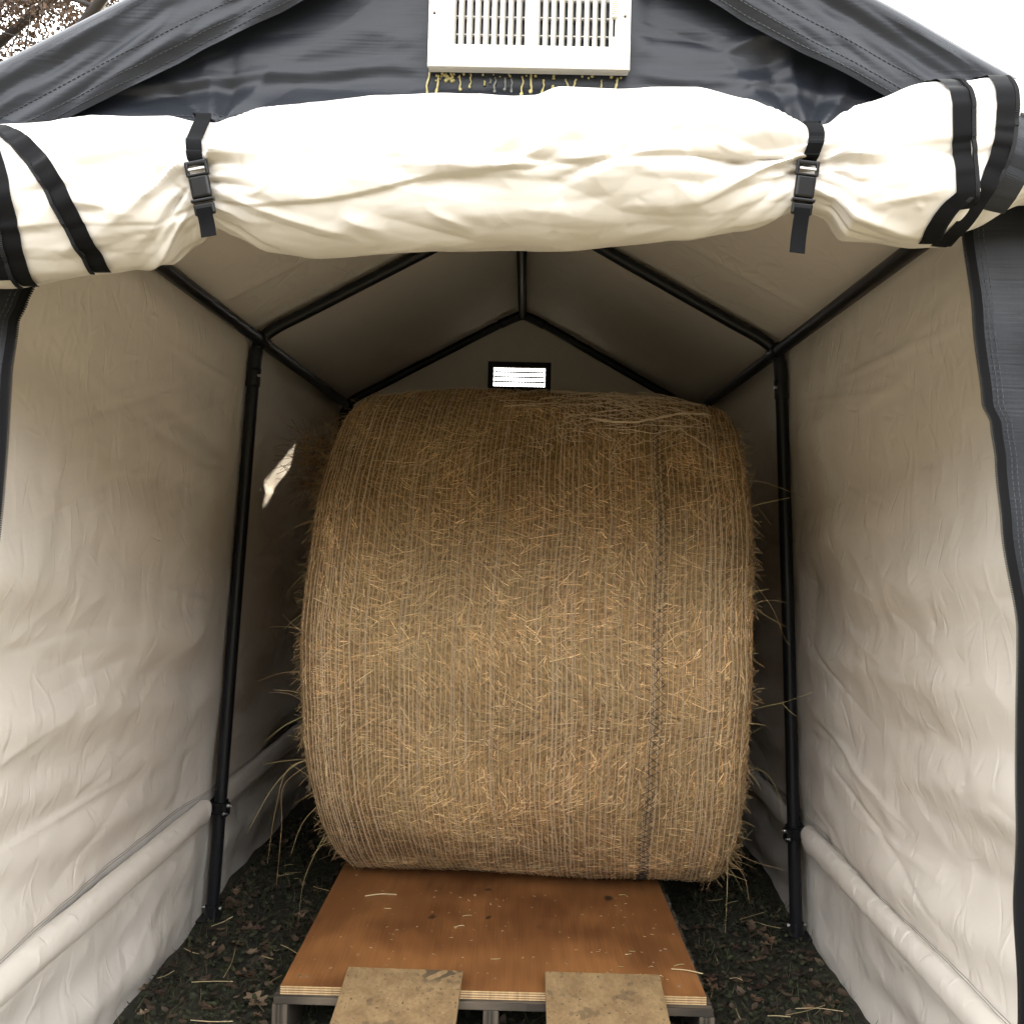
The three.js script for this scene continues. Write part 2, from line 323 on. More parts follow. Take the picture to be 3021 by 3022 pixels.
{
  const p = mesh('front_gable', grid(300, 130, (u, v) => {
    const x = lerp(-0.9, 0.9, u), y = lerp(1.80, roofY(x) + 0.004, v); return [x, y, gableZ(x, y), x, y];
  }), MAT.cover, shelter);
  p.userData.label = 'grey front gable above the rolled door';
  mesh('lining', grid(90, 60, (u, v) => { const x = lerp(-0.89, 0.89, u), y = lerp(1.81, roofY(x) - 0.002, v); return [x, y, -1.79, x, y]; }), MAT.lining, p);
  const st = new Acc();                                        // stitched lower hem at the left strap
  for (const dy of [0.004, 0.013]) for (let x = -0.70; x < -0.44; x += 0.0075) {
    const y = (q) => 1.888 + dy - 0.06 * (q + 0.55) ** 2 + 0.004 * n3(q * 6, 1, 1);
    st.tube([V(x, y(x), gableZ(x, y(x)) + 0.002), V(x + 0.005, y(x + 0.005), gableZ(x + 0.005, y(x + 0.005)) + 0.002)], 0.0008, 3, false);
  }
  mesh('stitching', st.build(), MAT.thread, p).userData.kind = 'stuff';
}
// front strips beside the door opening, with the zip halves
const ZIP = {
  '-1': [[-0.03, -0.862], [0.5, -0.85], [0.9, -0.828], [1.313, -0.79], [1.50, -0.784], [1.582, -0.777], [1.615, -0.764], [1.641, -0.754], [1.72, -0.748], [1.86, -0.745]],
  1: [[-0.03, 0.852], [0.3, 0.842], [0.534, 0.829], [0.722, 0.817], [0.836, 0.821], [1.142, 0.819], [1.294, 0.792], [1.40, 0.783], [1.459, 0.774], [1.49, 0.760], [1.624, 0.743], [1.766, 0.724], [1.9, 0.715]],
};
for (const s of [-1, 1]) {
  const T = ZIP[s], zx = (h) => table(T, h)[0];
  const fz = (t, h) => -1.752 + 0.012 * n3(h * 2.2, t * 1.5, 3 + s) + 0.018 * Math.exp(-(((t - 0.62 - 0.1 * n3(h * 1.5, 2, s)) / 0.10) ** 2)) + 0.006 * n3(h * 7, t * 3, 5 + s) - 0.01 * t;
  const P = (t, h) => V(lerp(zx(h), s * (wallX(h) + lerp(0.078, 0.038, sm(1.2, 1.9, h))), t), h, fz(t, h));
  const f = mesh('front_strip', grid(40, 160, (u, v) => { const h = lerp(-0.03, 1.87, v), q = P(u, h); return [q.x, q.y, q.z, q.x, h]; }), MAT.cover, shelter);
  f.userData.label = s < 0 ? 'grey strip with half a zip at the left of the opening' : 'grey strip with half a zip at the right of the opening';
  mesh('lining', grid(20, 60, (u, v) => { const h = lerp(-0.03, 1.86, v), q = P(u, h); return [q.x, q.y, q.z - 0.008, q.x, h]; }), MAT.lining, f);
  const pts = []; for (let i = 0; i <= 240; i++) { const h = lerp(0, 1.83, i / 240); pts.push(P(0, h).add(V(-s * 0.002, 0, 0.002))); }
  mesh('zip_tape', new Acc().strip(pts, pts.map(() => V(1, 0, 0)), pts.map(() => V(0, 0, 1)), 0.014, 0.003).build(true), MAT.tape, f);
  const te = new Acc(), box = new THREE.BoxGeometry(0.0048, 0.0024, 0.004);
  for (let h = 0.02; h < 1.8; h += 0.0036) { const q = P(0, h); te.geo(box, new THREE.Matrix4().makeTranslation(q.x - s * 0.0095, h, q.z + 0.003)); }
  mesh('zip_teeth', te.build(true), MAT.black, f).userData.kind = 'stuff';
  const st = new Acc();
  for (const o of [0.014, 0.022]) for (let h = 0.05; h < 1.8; h += 0.009) { const a = P(0, h).add(V(s * o, 0, 0.0025)), b = P(0, h + 0.006).add(V(s * o, 0, 0.0025)); st.tube([a, b], 0.0008, 3, false); }
  mesh('stitching', st.build(), MAT.thread, f).userData.kind = 'stuff';
}
// pipe frame
function arch(z) {
  const r = new THREE.Group(); r.name = 'frame_arch'; shelter.add(r);
  for (const s of [-1, 1]) {
    const leg = [V(s * 0.946, -0.02, z), V(s * 0.905, 0.9, z), V(s * 0.862, 1.80, z)];
    mesh('post', new Acc().tube(curve(leg, 20), 0.0205, 14).build(), MAT.pipe, r);
    mesh('rafter', new Acc().tube(curve([[s * 0.863, 1.78, z], [s * 0.860, 1.83, z], [s * 0.853, 1.872, z], [s * 0.832, 1.905, z], [s * 0.79, 1.937, z], [s * 0.70, 1.985, z], [s * 0.4, 2.148, z], [s * 0.06, 2.332, z], [s * 0.02, 2.35, z]], 70), (t) => t < 0.22 ? 0.0225 : 0.0195, 14).build(), MAT.pipe, r);
    mesh('joint', new Acc().tube([V(s * 0.842, 1.893, z - 0.055), V(s * 0.842, 1.893, z + 0.055)], 0.0235, 14).build(), MAT.pipe, r);
    mesh('bolt', new Acc().tube([V(s * 0.835, 1.775, z + 0.012), V(s * 0.85, 1.775, z + 0.012)], 0.005, 6).build(true), MAT.steel, r);
    mesh('collar', new Acc().tube(curve([[s * 0.865, 1.74, z], [s * 0.861, 1.80, z]], 4), 0.0232, 14).build(), MAT.pipe, r);
    const ft = mesh('foot', new Acc().tube([V(s * 0.9455, -0.02, z), V(s * 0.943, 0.05, z)], 0.0245, 14).box(s * 0.946, 0.006, z, 0.10, 0.006, 0.08).build(true), MAT.pipe, r);
    mesh('bolt', new Acc().tube([V(s * 0.915, 0.042, z + 0.008), V(s * 0.975, 0.044, z + 0.004)], 0.0032, 6).tube([V(s * 0.913, 0.042, z + 0.008), V(s * 0.918, 0.042, z + 0.008)], 0.006, 6).build(true), MAT.steel, ft);
  }
  mesh('peak_joint', new Acc().tube(curve([[-0.11, 2.306, z], [-0.05, 2.335, z], [0, 2.352, z], [0.05, 2.335, z], [0.11, 2.306, z]], 20), 0.0225, 14).build(), MAT.pipe, r);
  return r;
}
arch(ZF).userData.label = 'front pipe arch behind the rolled door'; arch(ZM).userData.label = 'middle pipe arch beside the hay bale'; arch(ZR).userData.label = 'rear pipe arch under the rear gable';
for (const s of [-1, 1]) {
  mesh('eave_rail', new Acc().tube(curve([[s * 0.842, 1.893, ZF + 0.02], [s * 0.842, 1.890, ZM], [s * 0.842, 1.893, ZR]], 24), 0.0195, 14).build(), MAT.pipe, shelter);
  const hc = s < 0 ? 0.372 : 0.342;
  mesh('base_rail', new Acc().tube([V(s * (wallX(hc) - 0.012), hc, -1.80), V(s * (wallX(hc) - 0.012), hc, ZR)], 0.0185, 12).build(), MAT.pipe, shelter);
  // clamp that holds the rail to the middle post
  const c = new THREE.Group(); c.name = 'rail_clamp'; shelter.add(c);
  const px = s * 0.9295, ch = hc - 0.004;
  mesh('collar', new Acc().tube([V(px, ch - 0.022, ZM), V(px, ch + 0.022, ZM)], 0.0275, 16).geo(rbox(0.018, 0.04, 0.05).translate(s * 0.905, ch - 0.004, ZM + 0.022)).geo(rbox(0.05, 0.036, 0.012).translate(px - s * 0.004, ch + 0.0, ZM + 0.034)).build(), MAT.black, c);
  for (const [dx, dy] of [[-0.026, 0.012], [-0.012, -0.014]])
    mesh('bolt', new Acc().tube([V(px + s * dx * 0.4, ch + dy, ZM + 0.03), V(px + s * (dx - 0.026), ch + dy + 0.003, ZM + 0.05)], 0.003, 6).tube([V(px + s * (dx - 0.008), ch + dy, ZM + 0.041), V(px + s * (dx - 0.015), ch + dy + 0.001, ZM + 0.045)], 0.0062, 6).build(true), MAT.steel, c);
}
mesh('ridge_pole', new Acc().tube([V(0, 2.352, ZF), V(0, 2.345, ZM), V(0, 2.352, ZR)], 0.0195, 14).build(), MAT.pipe, shelter);

// ---------------------------------------------------------------- rolled up white door
const ROLL = [                                                  // x, top, bottom, depth radius
  [-0.93, 1.845, 1.60, 0.10], [-0.75, 1.853, 1.614, 0.105], [-0.60, 1.867, 1.642, 0.10], [-0.50, 1.870, 1.652, 0.085], [-0.46, 1.862, 1.683, 0.072], [-0.432, 1.862, 1.708, 0.062], [-0.40, 1.874, 1.698, 0.075],
  [-0.35, 1.884, 1.681, 0.095], [-0.28, 1.892, 1.676, 0.105], [-0.085, 1.909, 1.687, 0.11], [0.04, 1.910, 1.695, 0.11], [0.075, 1.922, 1.697, 0.11], [0.27, 1.924, 1.714, 0.105], [0.35, 1.911, 1.728, 0.092],
  [0.42, 1.884, 1.752, 0.066], [0.447, 1.872, 1.757, 0.058], [0.47, 1.880, 1.748, 0.064], [0.50, 1.902, 1.715, 0.085], [0.61, 1.942, 1.705, 0.10], [0.65, 1.945, 1.708, 0.10], [0.69, 1.949, 1.735, 0.095], [0.765, 1.944, 1.775, 0.085], [0.93, 1.935, 1.79, 0.08],
];
const CREASE = [[-0.93, 0.70], [-0.45, 0.80], [-0.28, 0.76], [0, 0.61], [0.2, 0.575], [0.34, 0.56], [0.43, 0.5], [0.60, 0.45], [0.93, 0.4]];
seed = 771;
const RS = [];                                                  // creases that fan out from the straps, in x and arc (angle * 0.1 m)
for (const [sx] of STR) for (const dir of [1, -1]) for (let k = 0; k < 7; k++) {
  const a = (dir > 0 ? 0 : Math.PI) + dir * (lerp(-0.75, 0.75, k / 6) + rr(-0.15, 0.15));
  RS.push(...tents(1, () => [sx + dir * 0.012, 0.02 + 0.26 * (k + 0.5) / 7, a * 0.8, rr(0.07, 0.24), rr(0.02, 0.04), (k % 2 ? 1 : -0.9) * rr(0.013, 0.024)]));
}
const RT = [...tents(46, () => [rr(-0.85, 0.8), rr(0.02, 0.27), rr(-0.4, 0.4), rr(0.06, 0.26), rr(0.012, 0.03), rr(0.005, 0.014) * (rnd() < 0.5 ? 1 : -1)]), ...tents(60, () => [rr(-0.85, 0.85), rr(0.06, 0.28), rr(-1.7, 1.7), rr(0.015, 0.06), rr(0.006, 0.014), rr(0.0014, 0.004) * (rnd() < 0.5 ? 1 : -1)])];
function rollPoint(x, a, off = 0) {                             // a: 0 top, pi/2 front, pi bottom
  const [t, b, rz] = table(ROLL, x), cy = (t + b) / 2, ry = (t - b) / 2, arc = a * 0.1;
  let r = 0.006 * n3(x * 3.2, a * 0.9, 3) + 0.0165 * facet(x * 5.5 + a * 0.5, a * 1.7 - x * 1.5, 2) + 0.0062 * facet(x * 15 - a, a * 4.2 + x * 4, 7);
  if (arc < 0.34) r += tentSum(RS, x, arc, 1) + tentSum(RT, x, arc);
  const fa = Math.acos(1 - 2 * clamp(table(CREASE, x)[0], 0.02, 0.98)) + 0.05 * n3(x * 7, 1, 1);
  r -= 0.008 * sm(0, 0.05, a - fa) * (1 - sm(0.05, 1.0, a - fa)) * (0.4 + 0.6 * sm(0.5, 0.3, Math.abs(x)));
  const g = 1 - 0.6 * sm(0, 1, Math.abs(Math.cos(a)) * 1.25 - 0.2);
  r = r * g + off;
  return V(x, cy + (ry + r) * Math.cos(a), -1.645 + (rz + r) * Math.sin(a));
}
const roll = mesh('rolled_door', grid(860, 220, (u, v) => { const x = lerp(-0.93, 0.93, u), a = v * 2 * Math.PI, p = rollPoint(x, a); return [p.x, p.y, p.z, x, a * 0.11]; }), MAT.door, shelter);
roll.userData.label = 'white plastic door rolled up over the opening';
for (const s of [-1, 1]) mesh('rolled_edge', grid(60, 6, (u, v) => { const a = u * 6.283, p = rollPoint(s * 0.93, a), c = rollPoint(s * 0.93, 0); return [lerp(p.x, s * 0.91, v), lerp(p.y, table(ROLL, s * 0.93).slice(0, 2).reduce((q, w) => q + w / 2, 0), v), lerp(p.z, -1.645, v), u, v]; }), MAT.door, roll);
function onRoll(name, keys, width, mat, parent, off = 0.002, n = 90) {  // a band laid on the roll; keys are [x, share of the height from the top]
  const k = keys.map(([x, f]) => V(x, Math.acos(1 - 2 * clamp(f, 0, 1)), 0)), c = curve(k, n);
  const p = c.map((q) => rollPoint(q.x, q.y, off)), nor = c.map((q) => V(0, Math.cos(q.y), Math.sin(q.y)));
  const side = p.map((q, i) => V().subVectors(p[Math.min(n, i + 1)], p[Math.max(0, i - 1)]).normalize().cross(nor[i]).normalize());
  // both edges lie on the cloth
  const cols = [-1, -0.33, 0.33, 1], P = [];
  return mesh(name, grid(3, n, (u, v) => {
    const i = Math.round(v * n), e = lerp(-1, 1, u), q = p[i].clone().addScaledVector(side[i], e * width / 2);
    const a0 = Math.atan2(q.z + 1.645, q.y - (table(ROLL, q.x)[0] + table(ROLL, q.x)[1]) / 2), s = rollPoint(q.x, c[i].y + (q.y === p[i].y ? 0 : 0), off);
    q.z = Math.max(q.z, rollPoint(q.x, c[i].y, off * 0.6).z * 0.6 + q.z * 0.4); return [q.x, q.y, q.z, e * width / 2, v];
  }), mat, parent);
}
const teethOn = (keys, width, shift, parent) => {
  const k = keys.map(([x, f]) => V(x + shift, Math.acos(1 - 2 * clamp(f, 0, 1)), 0)), c = curve(k, 140), A = new Acc(), b = new THREE.BoxGeometry(0.006, 0.0022, 0.004);
  for (const q of c) { const p = rollPoint(q.x, q.y, 0.003); A.geo(b, new THREE.Matrix4().makeTranslation(p.x, p.y, p.z)); }
  mesh('zip_teeth', A.build(true), MAT.black, parent).userData.kind = 'stuff';
};
const tapes = [
  [[[-0.775, 0.02], [-0.738, 0.06], [-0.683, 0.22], [-0.638, 0.48], [-0.608, 0.74], [-0.592, 0.93], [-0.588, 0.995]], -0.016],
  [[[-0.79, 0.06], [-0.745, 0.16], [-0.712, 0.4], [-0.698, 0.7], [-0.698, 0.95], [-0.700, 1]], -0.016],
  [[[-0.81, 0.3], [-0.765, 0.5], [-0.735, 0.75], [-0.728, 0.98]], -0.014],
  [[[0.626, 0.0], [0.632, 0.12], [0.636, 0.4], [0.646, 0.78], [0.650, 0.86]], 0.017],
  [[[0.642, 0.80], [0.626, 0.86], [0.617, 0.93], [0.618, 0.995]], 0.014],
  [[[0.697, 0.0], [0.700, 0.15], [0.698, 0.45], [0.688, 0.70], [0.668, 0.88], [0.645, 0.985], [0.638, 1]], 0.017],
];
for (const [k, sh] of tapes) { const t = onRoll('zip_tape', k, 0.026, MAT.tape, roll, 0.0035); t.userData.label = 'black zip tape wound round the rolled door'; teethOn(k, 0.026, sh, roll); }
onRoll('fabric_edge', [[0.80, 0.02], [0.765, 0.25], [0.735, 0.55], [0.71, 0.8], [0.695, 0.95]], 0.05, MAT.cover, roll, 0.004).userData.label = 'grey outer face showing at the end of the roll';

// straps with buckles
const STRAPS = [
  [[-0.452, -0.02], [-0.450, 0.0], [-0.446, 0.2], [-0.440, 0.42], [-0.437, 0.52]],
  [[0.450, -0.02], [0.449, 0.0], [0.446, 0.2], [0.436, 0.5], [0.433, 0.60]],
];
STRAPS.forEach((keys, i) => {
  const st = new THREE.Group(); st.name = 'strap'; shelter.add(st); st.userData.label = i ? 'strap with buckle at the right end of the roll' : 'strap with buckle at the left end of the roll';
  const c = curve(keys.map(([x, f]) => V(x, Math.acos(1 - 2 * clamp(f, 0.0005, 1)), 0)), 40);
  const p = c.map((q) => rollPoint(q.x, q.y, 0.006)); p.unshift(V(p[0].x, p[0].y + 0.012, -1.735));
  // pulled straight: the webbing bridges the hollows of the cloth
  for (let j = 1; j < p.length; j++) p[j].z = Math.max(p[j].z, lerp(p[1].z, p[p.length - 1].z, (j - 1) / (p.length - 2)));
  const e = p[p.length - 1], nor = p.map((q, j) => V(0, j < 2 ? 1 : 0.35, 1).normalize());
  mesh('webbing', new Acc().strip(p, p.map(() => V(1, 0, 0)), nor, 0.0225, 0.0022).build(true), MAT.webbing, st);
  const lean = i ? -0.10 : 0.20, B = new THREE.Group(); B.name = 'buckle';
  const bl = [], put = (g, x, y, z) => bl.push(g.toNonIndexed().translate(x, y, z));
  put(rbox(0.033, 0.006, 0.007, 0.002), 0, 0.0, 0); put(rbox(0.005, 0.022, 0.008, 0.002), -0.014, -0.008, 0); put(rbox(0.005, 0.022, 0.008, 0.002), 0.014, -0.008, 0);
  put(rbox(0.029, 0.034, 0.013, 0.005), 0, -0.034, 0); put(rbox(0.033, 0.005, 0.013, 0.002), 0, -0.0535, 0.001); put(rbox(0.030, 0.017, 0.009, 0.003), 0, -0.0655, 0); put(rbox(0.026, 0.003, 0.012, 0.001), 0, -0.018, 0.002);
  const bg = mergeGeometries(bl.map((g) => { g.deleteAttribute('uv'); return g; }));
  const m = mesh('buckle', bg, MAT.buckle, st); m.position.set(e.x, e.y + 0.002, e.z + 0.006); m.rotation.set(0.10, 0, lean);
  const bar = mesh('buckle_bar', rbox(0.024, 0.004, 0.004, 0.0015), MAT.steel, m); bar.position.set(0, -0.0095, 0.004);
  const d = V(Math.sin(lean), -Math.cos(lean), 0), t0 = m.position.clone().addScaledVector(d, 0.066), tp = [];
  for (let j = 0; j <= 12; j++) tp.push(t0.clone().addScaledVector(d, (i ? 0.064 : 0.040) * j / 12).add(V(0, 0, -0.006 * Math.sin(j / 12 * 2.6))));
  mesh('strap_end', new Acc().strip(tp, tp.map(() => V(1, Math.tan(lean), 0).normalize()), tp.map(() => V(0, 0, 1)), 0.0215, 0.0024).build(true), MAT.webbing, st);
});

// ---------------------------------------------------------------- front vent on the gable
{
  const cx = 0.029, W = 0.314, y0 = 1.991, H = 0.200, Z = -1.722;
  const v = thing('air_vent', 'cream metal vent register with vertical slats on the grey front gable', 'vent', [cx, y0, Z]);
  const sh = new THREE.Shape(); const R = (s, x, y, w, h) => { s.moveTo(x, y); s.lineTo(x + w, y); s.lineTo(x + w, y + h); s.lineTo(x, y + h); s.closePath(); return s; };
  R(sh, -W / 2, 0, W, H);
  const ox = [[-0.1225, 0.1155], [0.0085, 0.1155]], slotY = 0.036, slotH = 0.128;
  for (const [x, w] of ox) sh.holes.push(R(new THREE.Path(), x, slotY, w, slotH));
  for (const x of [-0.148, 0.148]) { const h = new THREE.Path(); h.absarc(x, 0.084, 0.0022, 0, Math.PI * 2, true); sh.holes.push(h); }
  sh.holes.push(R(new THREE.Path(), 0.1295, 0.052, 0.0032, 0.09));
  mesh('face_plate', new THREE.ExtrudeGeometry(sh, { depth: 0.003, bevelEnabled: true, bevelThickness: 0.0025, bevelSize: 0.0018, bevelOffset: -0.0018, bevelSegments: 3, curveSegments: 20 }), MAT.enamel, v);
  const rim = new Acc();
  for (const [x, y, w, h] of [[0, 0.0012, W - 0.003, 0.0024], [0, H - 0.0012, W - 0.003, 0.0024], [-W / 2 + 0.0027, H / 2, 0.0024, H - 0.006], [W / 2 - 0.0027, H / 2, 0.0024, H - 0.006]]) rim.box(x, y, -0.0095, w, h, 0.014);
  mesh('rim', rim.build(true), MAT.enamel, v);
  // slats: bent sheet metal fins
  for (const [x, w] of ox) {
    const n = 9, p = w / n;
    for (let i = 0; i < n; i++) {
      const a = new Acc(), q = []; const x0 = x + i * p;
      for (let k = 0; k <= 5; k++) { const t = k / 5; q.push(V(x0 + 0.0002 + t * p * 0.62, 0, -0.010 * (t * t) + 0.0015)); }
      const g = grid(5, 1, (u, t) => { const b = q[Math.round(u * 5)]; return [b.x, slotY - 0.001 + t * (slotH + 0.002), b.z, u, t]; });
      const g2 = grid(5, 1, (u, t) => { const b = q[Math.round(u * 5)]; return [b.x - 0.0006, slotY - 0.001 + t * (slotH + 0.002), b.z - 0.0012, u, t]; });
      mesh('slat', mergeGeometries([g, g2]), MAT.enamel, v);
    }
  }
  for (const y of [0.058, 0.0866, 0.115, 0.1436]) mesh('cross_bar', new THREE.BoxGeometry(0.25, 0.0018, 0.006).translate(0, y, -0.013), MAT.enamel, v);
  const lv = [rbox(0.0105, 0.032, 0.012, 0.002).translate(0.1311, 0.096, 0.006)];
  for (let i = 0; i < 9; i++) lv.push(rbox(0.0102, 0.0014, 0.003, 0.0005).translate(0.1311, 0.085 + i * 0.0032, 0.0125));
  mesh('lever', mergeGeometries(lv), MAT.enamel, v);
  for (const x of [-0.148, 0.148]) mesh('screw', new THREE.CylinderGeometry(0.0019, 0.0019, 0.002, 10).rotateX(Math.PI / 2).translate(x, 0.084, -0.002), MAT.dark, v);
  // yellowed glue runs below the plate: [x in mm from the left edge, start and end in mm below the edge, width in mm, bend in mm, kind]
  const D = [[1, 0, 55, 3.6, -4, 0], [17, 4, 56, 4.2, -6, 0], [49, 3, 29, 3, 2, 0], [67, 0, 24, 2.6, -2, 0], [88, 11, 19, 2.4, 1, 0], [98, 8, 15, 3, 0, 1], [105, 6, 32, 3.4, -1, 1], [121, 6, 28, 3.2, 0, 1], [131, 6, 32, 3, 0, 1], [148, 3, 40, 3.6, -1, 0],
    [161, 0, 33, 3.6, 1, 0], [182, 8, 36, 3.4, -3, 0], [197, 0, 7, 4, 0, 0], [196, 17, 30, 5, 0, 0], [217, 6, 36, 3.4, 5, 0], [232, 6, 34, 3.2, -8, 0], [272, 6, 19, 2.4, 0, 0], [298, 3, 40, 3.6, -9, 0]];
  for (const [mx, a, b, w, bend, kind] of D) {
    const x0 = cx - W / 2 + mx / 1000, pts = [];
    for (let i = 0; i <= 10; i++) { const t = i / 10, x = x0 + bend / 1000 * t + 0.0034 * n3(mx * 0.37 + t * 3, 1, 2), y = y0 - lerp(a, b, t) / 1000; pts.push(V(x - cx, y - y0, gableZ(x, y) + 0.0022 - Z)); }
    mesh('glue_drip', new Acc().tube(pts, (t) => w / 1600 * (0.55 + 0.9 * Math.abs(n3(t * 5, mx * 0.7, 1)) + 0.75 * Math.exp(-(((t - 0.93) / 0.12) ** 2)) * (t < 0.995 ? 1 : 0.3)), 7).build(), kind ? MAT.greyGlue : MAT.glue, v);
  }
  const gb = new Acc();
  for (let i = 0; i < 46; i++) { const x = cx + (i < 30 ? -0.128 + 0.022 * (rnd() + rnd() - 1) : rr(-0.15, 0.155)), y = y0 - rr(0.0, i < 30 ? 0.014 : 0.004); gb.geo(new THREE.SphereGeometry(rr(0.0012, 0.003), 7, 5), new THREE.Matrix4().makeTranslation(x - cx, y - y0, gableZ(x, y) + 0.001 - Z)); }
  mesh('glue_bead', gb.build(), MAT.glue, v).userData.kind = 'stuff';
}
// rear vent: the light of the sky comes through its grille
{
  const v = thing('air_vent', 'small bright grille in the rear gable above the hay bale', 'vent', [-0.0095, 2.011, ZB]);
  const f = new Acc(); for (const [x, y, w, h] of [[0, 0.0975, 0.261, 0.005], [0, 0.0015, 0.261, 0.005], [-0.1285, 0.0495, 0.004, 0.091], [0.1285, 0.0495, 0.004, 0.091]]) f.box(x, y, -0.008, w, h, 0.016);
  mesh('frame', f.build(true), MAT.enamel, v);
  for (const y of [0.026, 0.050, 0.074]) mesh('cross_bar', new THREE.BoxGeometry(0.252, 0.009, 0.004).translate(0, y, -0.005), MAT.enamel, v);
  for (let i = 1; i < 18; i++) mesh('slat', new THREE.BoxGeometry(0.0032, 0.0925, 0.008).translate(lerp(-0.1265, 0.1265, i / 18), 0.0495, -0.0115), MAT.enamel, v);
}

// ---------------------------------------------------------------- hay bale
const BR = 0.797, BW = 0.632, BC = 0.085;
const bale = thing('hay_bale', 'large round hay bale in net wrap on the plywood inside the shelter', 'hay bale', [0.098, 0.16, -3.87]);
bale.rotation.y = -0.075;
const prof = []; // [u metres, radius]
for (let i = 0; i < 7; i++) prof.push([-BW + 0.02 * Math.sin(i), (BR - BC) * i / 7]);
for (let i = 0; i <= 9; i++) { const a = i / 9 * Math.PI / 2; prof.push([-BW + BC - BC * Math.cos(a), BR - BC + BC * Math.sin(a)]); }
for (let i = 1; i < 70; i++) { const t = i / 70; prof.push([lerp(-BW + BC, BW - BC, t), BR]); }
for (let i = 9; i >= 0; i--) { const a = i / 9 * Math.PI / 2; prof.push([BW - BC + BC * Math.cos(a), BR - BC + BC * Math.sin(a)]); }
for (let i = 6; i >= 0; i--) prof.push([BW - 0.02 * Math.sin(i), (BR - BC) * i / 7]);
function balePoint(u, R, f, off = 0) {                          // f: 0 top, pi/2 front, pi bottom
  const lump = 0.016 * n3(u * 1.6 + 2, Math.cos(f) * 1.8, Math.sin(f) * 1.8) + 0.010 * n3(u * 3, Math.cos(f) * 3, Math.sin(f) * 3) + 0.006 * n3(u * 8, Math.cos(f) * 8, Math.sin(f) * 8) + 0.004 * n3(u * 40, 2, 1);
  const r = Math.max(0, R + (lump + off) * sm(0, 0.3, R) + 0.008 * (1 - (u / BW) ** 2));
  let y = BR + r * Math.cos(f), z = r * Math.sin(f);
  const top = Math.max(0, Math.cos(f));
  y -= top * top * (0.038 * sm(0.25, 0.62, u) + 0.01 * sm(0.45, 0.63, -u)) - 0.012 * top * n3(u * 5, 2, 3);
  y = Math.max(y, 0.005 + 0.004 * Math.abs(n3(u * 9, z * 9, 2)));
  return V(u + (R > 0.3 ? 0.010 * n3(f * 2.2, u * 2, 5) : 0), y, z);
}
